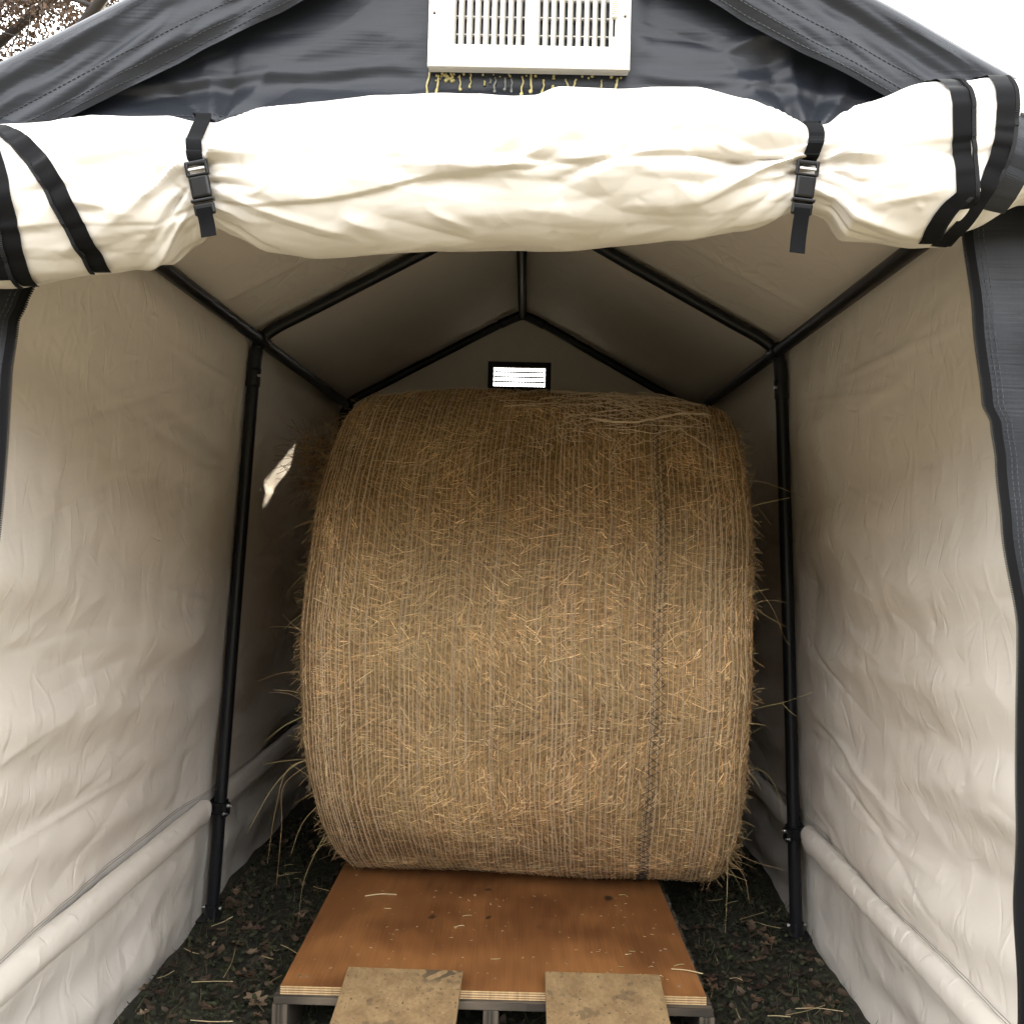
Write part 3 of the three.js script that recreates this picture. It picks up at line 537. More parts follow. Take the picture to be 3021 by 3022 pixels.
{
  const core = tex(512, 512, (x, y) => {
    const a = clamp(0.5 + 0.8 * pn(x * 40, y * 90, 40, 90, 51) + 0.4 * pn(x * 130, y * 60, 130, 60, 52)), b = clamp(0.5 + 1.1 * pn(x * 5, y * 5, 5, 5, 53));
    return mix3(mix3([0.17, 0.10, 0.042], [0.42, 0.265, 0.115], a), [0.24, 0.19, 0.08], b * 0.3);
  }, [2, 4]);
  mesh('body', grid(prof.length - 1, 150, (u, v) => { const [x, R] = prof[Math.round(u * (prof.length - 1))], f = v * 2 * Math.PI, p = balePoint(x, R, f); return [p.x, p.y, p.z, x, f * 0.2]; }), std({ map: core, roughness: 0.95 }), bale);
  // hay stalks pressed into the surface
  const sg = (() => { const a = new Acc(); a.strip([V(-0.5, 0, 0), V(-0.1, 0.05, 0), V(0.5, 0, 0)], [V(0, 0, 1), V(0, 0, 1), V(0, 0, 1)], [V(0, 1, 0), V(0, 1, 0), V(0, 1, 0)], 1, 0.5); return a.build(true); })();
  const N = 150000, im = new THREE.InstancedMesh(sg, std({ color: 0xffffff, roughness: 0.7 }), N), mt = new THREE.Matrix4(), col = new THREE.Color();
  const tones = [[0.60, 0.39, 0.18], [0.46, 0.27, 0.115], [0.28, 0.15, 0.066], [0.80, 0.57, 0.29], [0.47, 0.32, 0.135], [0.19, 0.098, 0.044], [0.58, 0.345, 0.16], [0.34, 0.24, 0.10], [0.88, 0.67, 0.38]];
  const T = V(), B = V(), N3 = V(), P = V();
  for (let i = 0; i < N; i++) {
    let u, R, f = rnd() < 0.72 ? rr(-0.5, Math.PI + 0.15) : rr(0, Math.PI * 2);
    const k = rnd();
    if (k < 0.86) { u = rr(-BW + BC * 0.7, BW - BC * 0.7); R = BR - BC * 0.02; }
    else if (k < 0.93) { const a = rr(0, Math.PI / 2), s = rnd() < 0.5 ? -1 : 1; u = s * (BW - BC + BC * Math.cos(a)); R = BR - BC + BC * Math.sin(a); }
    else { u = (rnd() < 0.5 ? -1 : 1) * BW; R = Math.sqrt(rnd()) * (BR - BC); }
    if (k < 0.86 && Math.abs(u) > BW - BC) { const q = (Math.abs(u) - BW + BC) / BC; R = BR - BC + BC * Math.sqrt(1 - q * q); }
    P.copy(balePoint(u, R, f, rr(-0.006, 0.004)));
    const e = 0.01, A = balePoint(u, R, f + e), C = R > BR - BC - 0.001 && k < 0.86 ? balePoint(u + e, R, f) : balePoint(u, R - e * (k < 0.93 ? 1 : 1), f);
    T.subVectors(A, P).normalize(); B.subVectors(C, P).normalize(); N3.set(Math.sign(u) * (Math.abs(u) > BW - BC ? (Math.abs(u) - BW + BC) / BC : 0), Math.cos(f) * (R > BR - BC ? 1 : 0), Math.sin(f) * (R > BR - BC ? 1 : 0)).normalize();
    const flow = n3(u * 2.5, f * 2.2, 4) * 3.2, ang = rnd() < 0.55 ? flow + rr(-0.5, 0.5) : rr(0, 3.1416);
    let D = V().addScaledVector(T, Math.sin(ang)).addScaledVector(B, Math.cos(ang)).addScaledVector(N3, rr(-0.18, 0.22)); D.addScaledVector(N3, -D.dot(N3) * 0.75).normalize();
    const S = V().crossVectors(D, N3).normalize(), U = V().crossVectors(S, D).normalize();
    const L = rr(0.015, 0.05) * (rnd() < 0.10 ? 1.9 : 1), w = rr(0.0007, 0.0018);
    mt.makeBasis(D.multiplyScalar(L), U.multiplyScalar(Math.min(0.003, w)), S.multiplyScalar(w)).setPosition(P);
    im.setMatrixAt(i, mt);
    const c = pick(tones), q = 0.40 + 1.0 * Math.pow(rnd(), 1.2) + 0.55 * n3(u * 3, f * 3, 9), gl = clamp(n3(u * 1.7 + 3, f * 1.5, 2) * 1.6) ;
    im.setColorAt(i, col.setRGB(lerp(c[0], 0.6, gl * 0.4) * q, lerp(c[1], 0.46, gl * 0.4) * q, lerp(c[2], 0.21, gl * 0.4) * q));
  }
  im.name = 'hay'; im.castShadow = im.receiveShadow = true; im.userData.kind = 'stuff'; im.userData.label = 'dry tan and green hay stalks'; bale.add(im);
  // net wrap: long threads round the bale, in pairs
  const net = new Acc(); let u = -BW + 0.015;
  while (u < BW - 0.01) {
    const t = (u + BW) / (2 * BW), pair = rnd() < 0.10 + 0.5 * t, s0 = rr(0, 99), wob = 0.0022 + 0.004 * t;
    for (const o of pair ? [0, rr(0.0028, 0.0045)] : [0]) {
      const pts = [];
      for (let i = 0; i <= 190; i++) {
        const f = lerp(-0.75, Math.PI + 0.2, i / 190);
        const w = wob * n3(f * 6, s0, 2) + 0.0016 * n3(f * 22, s0 + o * 40, 5) + (0.010 * n3(f * 5 + s0 * 0.02, 3 + s0 * 0.05, 7) + 0.006 * n3(f * 17, s0, 9)) * sm(0.95, 0.2, f) * sm(-0.2, 0.35, u) + 0.004 * n3(f * 2.2, u * 4, 6);
        const uu = clamp(u + o + w, -BW, BW), q = Math.max(0, (Math.abs(uu) - BW + BC) / BC), R = BR - BC + BC * Math.sqrt(Math.max(0, 1 - q * q));
        pts.push(balePoint(uu, R, f, 0.0072));
      }
      net.tube(pts, rr(0.00075, 0.0011), 3, false);
    }
    u += lerp(0.0108, 0.0165, t) * rr(0.7, 1.35);
  }
  // thin cross threads
  for (let i = 0; i < 900; i++) {
    const a = rr(-BW + BC * 0.5, BW - BC * 0.5), f = rr(-0.4, Math.PI), d = rr(0.008, 0.018), pts = [];
    for (let k = 0; k <= 3; k++) { const uu = a + d * k / 3, q = Math.max(0, (Math.abs(uu) - BW + BC) / BC); pts.push(balePoint(uu, BR - BC + BC * Math.sqrt(Math.max(0, 1 - q * q)), f + 0.05 * (k / 3) * (i % 2 ? 1 : -1), 0.004)); }
    net.tube(pts, 0.0004, 3, false);
  }
  const netMat = std({ color: lin(0.78, 0.63, 0.445), roughness: 0.55 });
  mesh('net_wrap', net.build(), netMat, bale).userData = { kind: 'stuff', label: 'pale net threads wound round the bale' };
  // dark marker thread in zigzag
  const mk = new Acc();
  for (const ph of [0, 1]) {
    const pts = []; for (let i = 0; i <= 74; i++) {
      const f = lerp(0.62, Math.PI - 0.1, i / 74), uc = 0.358 + 0.015 * Math.cos(f - 0.9) + 0.006 * n3(f * 3, 1, ph), w = 0.015 + 0.008 * n3(f * 4, 5, ph);
      const uu = uc + w * (((i + ph) % 2) ? 1 : -1) + rr(-0.004, 0.004); pts.push(balePoint(uu, BR, f, 0.0088));
    }
    mk.tube(pts, 0.0011, 3, false);
  }
  mesh('marker_thread', mk.build(), std({ color: lin(0.02, 0.025, 0.035), roughness: 0.6 }), bale).userData.label = 'dark blue zigzag thread down the net wrap';
  // loose tangle of net on the top
  const tg = new Acc();
  for (let i = 0; i < 75; i++) {
    const pts = []; let a = rr(0.06, 0.52), f = rr(0.12, 0.72) , da = rr(-0.03, 0.03), df = rr(-0.03, 0.03);
    for (let k = 0; k < 22; k++) { pts.push(balePoint(clamp(a, -BW, 0.53), BR, f, 0.008 + 0.018 * Math.abs(n3(a * 9, f * 9, i * 0.3)))); a += da; f += df; da += rr(-0.012, 0.012); df += rr(-0.011, 0.011) + (0.42 - f) * 0.012; da += (0.3 - a) * 0.004; da *= 0.93; df *= 0.93; }
    tg.tube(pts, rr(0.0006, 0.0012), 3, false);
  }
  for (let i = 0; i < 16; i++) {                                // the gathered strand that crosses the right shoulder
    const pts = []; for (let k = 0; k <= 26; k++) { const t = k / 26; pts.push(balePoint(lerp(0.17, 0.54, t) + 0.006 * n3(t * 5, i, 1), BR, 0.60 - 0.10 * t * t + 0.05 * Math.sin(t * 5) + 0.014 * n3(t * 4, i * 3, 2), 0.016 + 0.007 * n3(t * 6, i, 4))); }
    tg.tube(pts, 0.001, 3, false);
  }
  mesh('net_tangle', tg.build(), netMat, bale).userData = { kind: 'stuff', label: 'torn tangled net on the shoulder of the bale' };
  // stalks that stand out from the ends
  const hm = [[0.50, 0.38, 0.19], [0.42, 0.32, 0.15], [0.32, 0.21, 0.10], [0.36, 0.29, 0.125]].map((c) => std({ color: lin(...c), roughness: 0.7 }));
  const stalk = (pts, r, parent = bale) => { const a = new Acc(); a.tube(curve(pts, 14), (t) => r * (1 - 0.55 * t), 4); return mesh('loose_stalk', a.build(), pick(hm), parent); };
  for (let i = 0; i < 120; i++) {
    const s = i % 2 ? 1 : -1, f = rr(0.35, Math.PI - 0.15), a = rr(0.05, 1.3), p0 = balePoint(s * (BW - BC + BC * Math.cos(a)), BR - BC + BC * Math.sin(a), f, -0.01);
    const d = V(s * rr(0.4, 1), rr(-0.7, 0.75), rr(-0.3, 0.9)).normalize(), L = Math.pow(rnd(), 3) * 0.13 + 0.025, droop = rr(0, 0.35) * L;
    stalk([p0, p0.clone().addScaledVector(d, L * 0.5).add(V(0, -droop * 0.2, 0)), p0.clone().addScaledVector(d, L).add(V(rr(-0.01, 0.01), -droop, rr(-0.01, 0.01)))], rr(0.0006, 0.0012));
  }
  const W2 = (x, y, z) => bale.worldToLocal(V(x, y, z)); bale.updateMatrixWorld(true);
  for (const L of [
    [[-0.57, 0.60, -3.3], [-0.614, 0.585, -3.28], [-0.675, 0.52, -3.27], [-0.742, 0.39, -3.25]], [[-0.57, 0.60, -3.32], [-0.638, 0.569, -3.3], [-0.672, 0.45, -3.3], [-0.692, 0.29, -3.3]],
    [[-0.57, 0.59, -3.3], [-0.65, 0.52, -3.3], [-0.655, 0.40, -3.31], [-0.668, 0.213, -3.32]], [[-0.56, 0.45, -3.35], [-0.60, 0.40, -3.34], [-0.63, 0.31, -3.33]], [[-0.54, 0.36, -3.4], [-0.60, 0.22, -3.4], [-0.62, 0.08, -3.42]],
    [[-0.58, 0.60, -3.3], [-0.66, 0.595, -3.27], [-0.70, 0.588, -3.26]], [[0.69, 1.46, -3.35], [0.76, 1.44, -3.3], [0.852, 1.404, -3.28]], [[0.70, 1.40, -3.35], [0.725, 1.51, -3.33]],
    [[0.68, 0.78, -3.25], [0.76, 0.80, -3.25], [0.80, 0.81, -3.25], [0.886, 0.844, -3.25]], [[0.79, 0.81, -3.25], [0.815, 0.785, -3.25], [0.842, 0.765, -3.25]], [[0.66, 0.36, -3.35], [0.74, 0.33, -3.32], [0.822, 0.315, -3.3]],
    [[0.66, 0.40, -3.33], [0.655, 0.25, -3.3], [0.652, 0.126, -3.3]], [[0.68, 0.62, -3.3], [0.755, 0.60, -3.28], [0.79, 0.55, -3.28], [0.81, 0.47, -3.3]], [[0.67, 1.10, -3.2], [0.73, 1.06, -3.18], [0.79, 1.03, -3.2]],
    [[0.69, 1.16, -3.2], [0.75, 1.08, -3.2], [0.79, 0.99, -3.2], [0.80, 0.98, -3.2]], [[0.67, 0.68, -3.3], [0.75, 0.73, -3.3]], [[0.64, 0.35, -3.3], [0.70, 0.30, -3.3], [0.72, 0.22, -3.3]],
  ]) stalk(L.map((q) => W2(...q)), rr(0.0007, 0.0011));
  const wp = new Acc();                                          // short broken wisps along both shoulders
  for (let i = 0; i < 1500; i++) {
    const s = rnd() < 0.5 ? 1 : -1, f = rr(0.2, Math.PI - 0.05), a = rr(-0.2, 1.2), k = n3(f * 5, s * 3, 2) > -0.1 ? 1 : 0.4, p = balePoint(s * (BW - BC + BC * Math.cos(a)), BR - BC + BC * Math.sin(Math.max(0, a)), f, -0.004), d = V(s * rr(0.1, 1), rr(-0.9, 0.6), rr(-0.6, 0.8)).normalize(), L = rr(0.01, 0.045) * k;
    wp.tube([p, p.clone().addScaledVector(d, L * 0.5), p.clone().addScaledVector(d, L).add(V(0, -0.15 * L, 0))], rr(0.0004, 0.0009), 3, false);
  }
  mesh('hay_wisps', wp.build(), hm[2], bale).userData.kind = 'stuff';
  const tf = new Acc();                                          // the untidy tuft at the upper left end
  for (let i = 0; i < 520; i++) {
    const p = W2(rr(-0.53, -0.735), 1.50 + rr(-0.10, 0.09), rr(-3.75, -4.3)), d = V(rr(-1, 0.3), rr(-0.5, 0.8), rr(-0.6, 0.6)).normalize(), L = rr(0.04, 0.16);
    tf.tube(curve([p, p.clone().addScaledVector(d, L * 0.5).add(V(0, 0.01, 0)), p.clone().addScaledVector(d, L)], 6), 0.0011, 3, false);
  }
  mesh('hay_tuft', tf.build(), hm[2], bale).userData.kind = 'stuff';
}

// ---------------------------------------------------------------- plywood, pallet, ramp boards
{
  const face = tex(1024, 1536, (x, y) => {
    const gx = x * 1.0, w = 0.05 * pn(x * 3, y * 3, 3, 3, 61);
    const ring = 0.5 + 0.5 * Math.sin((x + w + 0.10 * pn(x * 2, y * 2, 2, 2, 62)) * 150 + 5 * pn(x * 4, y * 2, 4, 2, 63));
    const fine = 0.5 + 0.6 * pn(x * 220, y * 10, 220, 10, 64), blot = clamp(0.5 + 0.9 * pn(x * 4, y * 6, 4, 6, 65) + 0.5 * pn(x * 13, y * 15, 13, 15, 66));
    let c = mix3([0.165, 0.060, 0.017], [0.38, 0.165, 0.052], clamp(0.16 * ring + 0.4 * fine + 0.8 * blot - 0.2));
    c = mix3(c, [0.24, 0.095, 0.028], 0.75 * clamp(pn(x * 9, y * 4, 9, 4, 67) * 1.6 + 0.6 * pn(x * 30, y * 9, 30, 9, 77)));
    const sc = pn(x * 90, y * 90, 90, 90, 68); if (sc > 0.76) c = mix3(c, [0.5, 0.36, 0.2], 0.6);
    for (const [kx, ky, r] of [[0.32, 0.285, 0.013], [0.475, 0.29, 0.010], [0.83, 0.40, 0.017], [0.47, 0.43, 0.011], [0.62, 0.25, 0.013]]) {
      const d = Math.hypot((x - kx) * 1.3 + 0.007 * pn(x * 70, y * 70, 70, 70, 69), (y - ky) * 1.3 + 0.006 * pn(x * 50, y * 90, 50, 90, 70)) / r;
      if (d < 3) c = mix3(c, [0.045, 0.022, 0.010], clamp(2.2 - d * 1.8) * (kx === 0.62 ? 0.35 : 0.95));
    }
    return c;
  });
  const g = thing('plywood_sheet', 'reddish brown plywood sheet lying on the pallet under the bale', 'plywood', [-0.009, 0.14, -2.747]);
  g.rotation.y = 0.01;
  const W = 1.036, L = 1.83, T = 0.02, plies = 7;
  const edgeTone = [[0.80, 0.58, 0.32], [0.40, 0.22, 0.09], [0.82, 0.62, 0.36], [0.36, 0.19, 0.07], [0.82, 0.62, 0.36], [0.42, 0.24, 0.10], [0.80, 0.58, 0.30]];
  const edgeTex = tex(512, 32, (x, y) => { const a = clamp(0.6 + 0.5 * pn(x * 60, y * 6, 60, 6, 71) + 0.4 * pn(x * 200, y * 10, 200, 10, 72)); return [a, a * 0.97, a * 0.93]; }, [1, 20]);
  for (let i = 0; i < plies; i++) {
    const h = T / plies, o = [0, -0.0012, 0.0004, -0.0014, 0.0002, -0.001, 0][i];
    const gg = new THREE.BoxGeometry(W + o, h - 0.0002, L + o).translate(0, h * (i + 0.5), -L / 2);
    const m = mesh('ply', gg, std({ color: lin(...edgeTone[i]), map: edgeTex, roughness: 0.85 }), g);
  }
  const top = mesh('face_veneer', grid(40, 60, (u, v) => [lerp(-W / 2 + 0.0005, W / 2 - 0.0005, u), T + 0.0006 + 0.0004 * n3(u * 9, v * 15, 1), -L * v, u, v]), new THREE.MeshPhysicalMaterial({ map: face, roughness: 0.42, side: THREE.DoubleSide, bumpMap: face, bumpScale: 0.0008 }), g);
  top.userData.label = 'varnished reddish brown face with dark knots';
  for (const [x, z] of [[-0.482, -0.062], [-0.465, -0.062], [-0.46, -0.9], [0.46, -0.06], [0.445, -0.30]]) mesh('nail_head', new THREE.CylinderGeometry(0.004, 0.004, 0.0015, 10).translate(x, T + 0.001, z), MAT.steel, g);
}
const wood = (s, a, b) => tex(256, 512, (x, y) => { let t = clamp(0.45 + 0.7 * pn(x * 30, y * 4, 30, 4, s) + 0.7 * pn(x * 70, y * 5, 70, 5, s + 1) + 0.6 * pn(x * 4, y * 5, 4, 5, s + 2)); if (pn(x * 24, y * 3, 24, 3, s + 3) > 0.5) t *= 0.25; return mix3(a, b, t); }, [4, 1.3]);
{
  const g = thing('pallet', 'weathered grey wooden pallet under the plywood sheet', 'pallet', [-0.009, 0, -2.735]);
  const m1 = std({ bumpMap: wood(89, [0, 0, 0], [1, 1, 1]), bumpScale: 0.002, map: wood(81, [0.022, 0.018, 0.013], [0.11, 0.09, 0.064]), roughness: 0.9 }), m2 = std({ bumpMap: wood(93, [0, 0, 0], [1, 1, 1]), bumpScale: 0.002, map: wood(85, [0.026, 0.020, 0.013], [0.13, 0.10, 0.068]), roughness: 0.9 });
  const rough = (w, h, l, s) => {                               // a sawn board with slightly uneven edges
    const b = rbox(w, h, l, 0.003), P = b.attributes.position, U = b.attributes.uv;
    for (let i = 0; i < P.count; i++) { const x = P.getX(i), z = P.getZ(i); P.setY(i, P.getY(i) + 0.0025 * n3(x * 7 + s, z * 7, 1)); P.setZ(i, z + 0.003 * n3(x * 9, s, 2)); U.setXY(i, l > w ? x : z, l > w ? z : x); }
    return b;
  };
  const L = 1.83, W = 1.075;
  for (const x of [-W / 2 + 0.02, -0.005, W / 2 - 0.02]) mesh('stringer', rough(0.038, 0.095, L, x).translate(x, 0.0705, -L / 2), m2, g);
  for (let i = 0; i < 12; i++) mesh('deck_board', rough(W - 0.01, 0.0195, 0.10, i).translate(0, 0.1285, -0.048 - i * 0.157), i % 3 ? m1 : m2, g);
  for (const z of [-0.048, -0.6, -1.2, -1.78]) mesh('bottom_board', rough(W - 0.01, 0.019, 0.10, z).translate(0, 0.0125, z), m1, g);
}
{
  const tx = (s) => tex(768, 1536, (x, y) => {
    const b = clamp(0.5 + 1.1 * pn(x * 6, y * 20, 6, 20, s)), k = pn(x * 22, y * 60, 22, 60, s + 1), fl = sm(-0.05, 0.08, k + 0.35 * pn(x * 60, y * 160, 60, 160, s + 7)), f = pn(x * 160, y * 420, 160, 420, s + 2), gr = pn(x * 240, y * 24, 240, 24, s + 8);
    let q = mix3([0.20, 0.122, 0.053], [0.345, 0.235, 0.112], clamp(0.5 * b + 0.22 * fl + 0.16 * f + 0.14 * gr + 0.18));
    const st = pn(x * 5, y * 16, 5, 16, s + 3) * 0.8 + 0.45 * pn(x * 18, y * 60, 18, 60, s + 4) + 0.2 * f; q = mix3(q, [0.12, 0.078, 0.04], 0.62 * sm(0.38, 0.52, st));
    if (pn(x * 34, y * 100, 34, 100, s + 5) > 0.62) q = mix3(q, [0.07, 0.042, 0.024], 0.8);
    if (pn(x * 50, y * 150, 50, 150, s + 9) > 0.74) q = mix3(q, [0.5, 0.44, 0.34], 0.7);
    const edge = y > 0.93 && s === 91 ? sm(0.5, 0.75, x) * sm(0.93, 0.975, y) * sm(-0.05, 0.1, pn(x * 12, y * 50, 12, 50, s + 6)) : 0; q = mix3(q, [0.10, 0.068, 0.036], edge);
    return q;
  });
  const board = (label, x0, x1, tz, yaw, s) => {
    const L = 1.12, W = x1 - x0, T = 0.013, tilt = 0.158, g = thing('ramp_board', label, 'board', [(x0 + x1) / 2, 0.186, tz], 'boards laid as a ramp to the plywood');
    g.rotation.set(tilt, yaw, 0, 'YXZ');
    const b = rbox(W, T, L, 0.002); mesh('board', b.translate(0, -T / 2, L / 2), std({ color: lin(0.30, 0.20, 0.095), roughness: 0.85 }), g);
    const t = tx(s); mesh('face', grid(30, 80, (u, v) => [lerp(-W / 2 + 0.002, W / 2 - 0.002, u), 0.0009 + 0.0006 * n3(u * 8, v * 30, s), L * v + lerp(0.002, -0.002, v), u, 1 - v]), std({ map: t, roughness: 0.72, bumpMap: t, bumpScale: 0.001 }), g);
    return g;
  };
  board('stained tan ramp board with a dark corner stain, left of the pair', -0.373, -0.087, -2.805, -0.012, 91);
  board('stained tan ramp board with a small dark notch, right of the pair', 0.117, 0.403, -2.815, 0.004, 121);
}

// ---------------------------------------------------------------- ground cover, leaves, straw
const inView = (x, z) => Math.abs(x) < wallX(0) - 0.02 || z > -1.75 || Math.abs(x) > 1.06;
{
  const leafG = (w, bend) => { const g = new THREE.BufferGeometry(), p = [], n = 7; const c = []; for (let i = 0; i < n; i++) { const a = i / n * 6.283, r = i === 0 ? 1.25 : 0.75 + 0.25 * ((i * 37) % 5) / 5; c.push([Math.cos(a) * r * 0.5, Math.sin(a) * r * 0.5 * w]); } for (let i = 0; i < n; i++) { const a = c[i], b = c[(i + 1) % n]; p.push(0, 0, 0, a[0], bend * (a[0] * a[0] + a[1] * a[1]), a[1], b[0], bend * (b[0] * b[0] + b[1] * b[1]), b[1]); } g.setAttribute('position', new THREE.Float32BufferAttribute(p, 3)); g.computeVertexNormals(); return g; };
  const scatter = (name, geo, N, spot, size, tilt, lift, tones, label, cat) => {
    const im = new THREE.InstancedMesh(geo, std({ color: 0xffffff, roughness: 0.75 }), N), o = new THREE.Object3D(), c = new THREE.Color();
    for (let i = 0; i < N; i++) {
      let x, z; do { [x, z] = spot(); } while (!inView(x, z));
      const s = rr(...size); o.position.set(x, groundY(x, z) + rr(...lift), z); o.rotation.set(rr(-tilt, tilt), rr(0, 6.283), rr(-tilt, tilt), 'YXZ'); o.scale.set(s, s, s); o.updateMatrix(); im.setMatrixAt(i, o.matrix);
      const t = pick(tones), q = rr(0.6, 1.25); im.setColorAt(i, c.setRGB(t[0] * q, t[1] * q, t[2] * q));
    }
    im.name = name; im.castShadow = im.receiveShadow = true; scene.add(im); tag(im, label, cat, null, 'stuff');
  };
  const near = () => [rr(-0.98, 0.98), rr(-2.2, -4.9)], wide = () => [rr(-4, 4), rr(-7, 2)], spot = () => (rnd() < 0.72 ? near() : wide());
  scatter('ground_cover', leafG(0.9, 0.35), 26000, spot, [0.008, 0.022], 0.55, [0.001, 0.022], [[0.020, 0.027, 0.010], [0.030, 0.037, 0.015], [0.026, 0.022, 0.013], [0.038, 0.042, 0.020]], 'low green weeds covering the ground', 'weeds');
  scatter('leaf_litter', leafG(0.7, 0.5), 3000, spot, [0.016, 0.042], 0.5, [0.006, 0.024], [[0.05, 0.03, 0.018], [0.075, 0.048, 0.029], [0.034, 0.022, 0.014], [0.10, 0.07, 0.045]], 'small dead brown leaves scattered over the ground', 'leaves');
  const blade = (() => { const a = new Acc(); a.strip(curve([[0, 0, 0], [0.05, 0.55, 0], [0.35, 1, 0]], 4), Array(5).fill(V(0, 0, 1)), Array(5).fill(V(1, 0, 0)), (t) => 0.05 * (1 - 0.9 * t), 0.006); return a.build(true); })();
  scatter('grass', blade, 6500, spot, [0.02, 0.06], 0.7, [-0.004, 0.002], [[0.032, 0.045, 0.016], [0.055, 0.06, 0.025], [0.11, 0.09, 0.045]], 'thin short grass growing between the weeds', 'grass');
  // single larger leaves: an oak like outline, curled
  const oak = (s, k) => {
    const n = 22, sh = [];
    for (let i = 0; i < n; i++) { const t = i / (n - 1), w = Math.sin(Math.PI * Math.pow(t, 0.8)) * (0.27 + 0.10 * Math.sin(t * 19 + k)); sh.push([t - 0.5, w]); }
    return grid(n - 1, 6, (u, v) => { const [x, w] = sh[Math.round(u * (n - 1))], q = (v * 2 - 1) * w, c = 0.9 + 0.4 * (k % 3); return [x * s, (c * q * q + 0.35 * x * x + 0.05 * n3(x * 5, q * 5, k)) * s, q * s]; });
  };
  const lm = [[0.12, 0.07, 0.038], [0.07, 0.042, 0.026], [0.16, 0.105, 0.065], [0.06, 0.028, 0.019], [0.22, 0.155, 0.10]].map((c) => std({ color: lin(...c), roughness: 0.8 }));
  const leaf = (x, z, s, m, label, group, k) => { const o = mesh(numbered('fallen_leaf'), oak(s, k), lm[m], scene); o.position.set(x, groundY(x, z) + 0.014, z); o.rotation.set(rr(-0.25, 0.25), rr(0, 6.28), rr(-0.25, 0.25)); tag(o, label, 'leaf', group); };
  leaf(-0.895, -3.76, 0.085, 0, 'tan brown leaf beside the foot of the left post', null, 1);
  leaf(-0.93, -3.90, 0.045, 2, 'small orange brown leaf behind the foot of the left post', null, 2);
  leaf(-0.64, -2.99, 0.09, 4, 'pale curled leaf against the left side of the pallet', null, 3);
  for (let i = 0; i < 26; i++) leaf(rr(-0.92, -0.58), rr(-2.75, -3.75), rr(0.03, 0.065), i % 5, 'dead brown leaf on the weeds between left wall and pallet', 'dead leaves left of the pallet', i);
  for (let i = 0; i < 30; i++) leaf(rr(0.58, 0.93), rr(-2.75, -3.75), rr(0.03, 0.065), i % 4, 'dead brown leaf on the weeds between right wall and pallet', 'dead leaves right of the pallet', i + 40);
  // straw
  const sm2 = [[0.46, 0.36, 0.19], [0.36, 0.28, 0.13], [0.28, 0.23, 0.10], [0.50, 0.40, 0.23]].map((c) => std({ color: lin(...c), roughness: 0.65 }));
  const straw = (a, b, r, label, group, lift = 0.004) => {
    const A = V(...a), B = V(...b), M = A.clone().lerp(B, 0.5).add(V(rr(-0.006, 0.006), lift, rr(-0.006, 0.006)));
    const o = mesh(numbered('straw_stalk'), new Acc().tube(curve([A, M, B], 8), r, 5).build(), pick(sm2), scene); tag(o, label, 'straw', group);
  };
  const py = 0.1625, onPly = 'short dry straw lying on the plywood sheet';
  straw([-0.42, py, -3.43], [-0.327, py, -3.455], 0.0022, 'pale thick straw on the plywood near the left front of the bale', null);
  straw([0.445, py, -2.918], [0.522, py, -2.893], 0.0017, 'thin straw across the right edge of the plywood sheet', null);
  straw([0.36, py, -3.513], [0.385, py, -3.50], 0.0014, onPly, 'straws on the plywood', 0.002);
  for (let i = 0; i < 9; i++) { const x = rr(-0.35, 0.48), z = rr(-2.85, -3.4), a = rr(-0.6, 0.6), L = rr(0.010, 0.035); straw([x, py, z], [x + L * Math.cos(a), py, z + L * Math.sin(a)], rr(0.0009, 0.0014), onPly, 'straws on the plywood', 0.001); }
  const gl = (a, b, label, group) => straw([a[0], groundY(a[0], a[1]) + 0.022, a[1]], [b[0], groundY(b[0], b[1]) + 0.026, b[1]], rr(0.0008, 0.0014), label, group, rr(-0.003, 0.004));
  gl([-0.844, -3.091], [-0.729, -3.085], 'pale straw crossing another in front of the left post'); gl([-0.766, -3.127], [-0.79, -3.347], 'slanting straw in front of the left post'); gl([-0.914, -3.534], [-0.864, -3.598], 'short straw at the foot of the left post');
  gl([-0.778, -2.863], [-0.667, -2.852], 'long pale straw beside the front left corner of the pallet'); gl([0.78, -3.742], [0.871, -3.803], 'straw on the ground by the right post'); gl([0.797, -3.046], [0.917, -3.021], 'long pale straw beside the right wall'); gl([0.76, -3.0], [0.88, -3.06], 'straw crossing the long one beside the right wall');
  gl([-0.957, -4.48], [-0.914, -4.431], 'straw on the ground deep behind the left post'); gl([-0.821, -4.056], [-0.767, -4.074], 'short straw between the left post and the bale');
  for (let i = 0; i < 22; i++) { const s = i % 2 ? 1 : -1, x = s * rr(0.6, 0.93), z = rr(-2.75, -4.4), a = rr(0, 6.28), L = rr(0.03, 0.10); const q = [clamp(Math.abs(x) + L * Math.cos(a), 0.58, 0.94) * s, z + L * Math.sin(a)]; gl([x, z], q, s < 0 ? 'dry straw on the ground between left wall and pallet' : 'dry straw on the ground between right wall and pallet', s < 0 ? 'straws left of the pallet' : 'straws right of the pallet'); }
  const ch = new Acc();
  for (let i = 0; i < 110; i++) { const x = rr(-0.5, 0.5) * (rnd() < 0.3 ? 1 : 0.9) + (rnd() < 0.4 ? 0.1 : 0), z = rr(-2.78, -3.5), a = rr(-0.9, 0.9), L = rr(0.003, 0.010); if (Math.abs(x) > 0.5) continue; ch.tube([V(x, py, z), V(x + L * Math.cos(a), py, z + L * Math.sin(a))], rr(0.0005, 0.0011), 3); }
  tag(mesh('hay_chaff', ch.build(), sm2[3], scene), 'fine pale hay chaff strewn on the plywood', 'chaff', null, 'stuff');
}

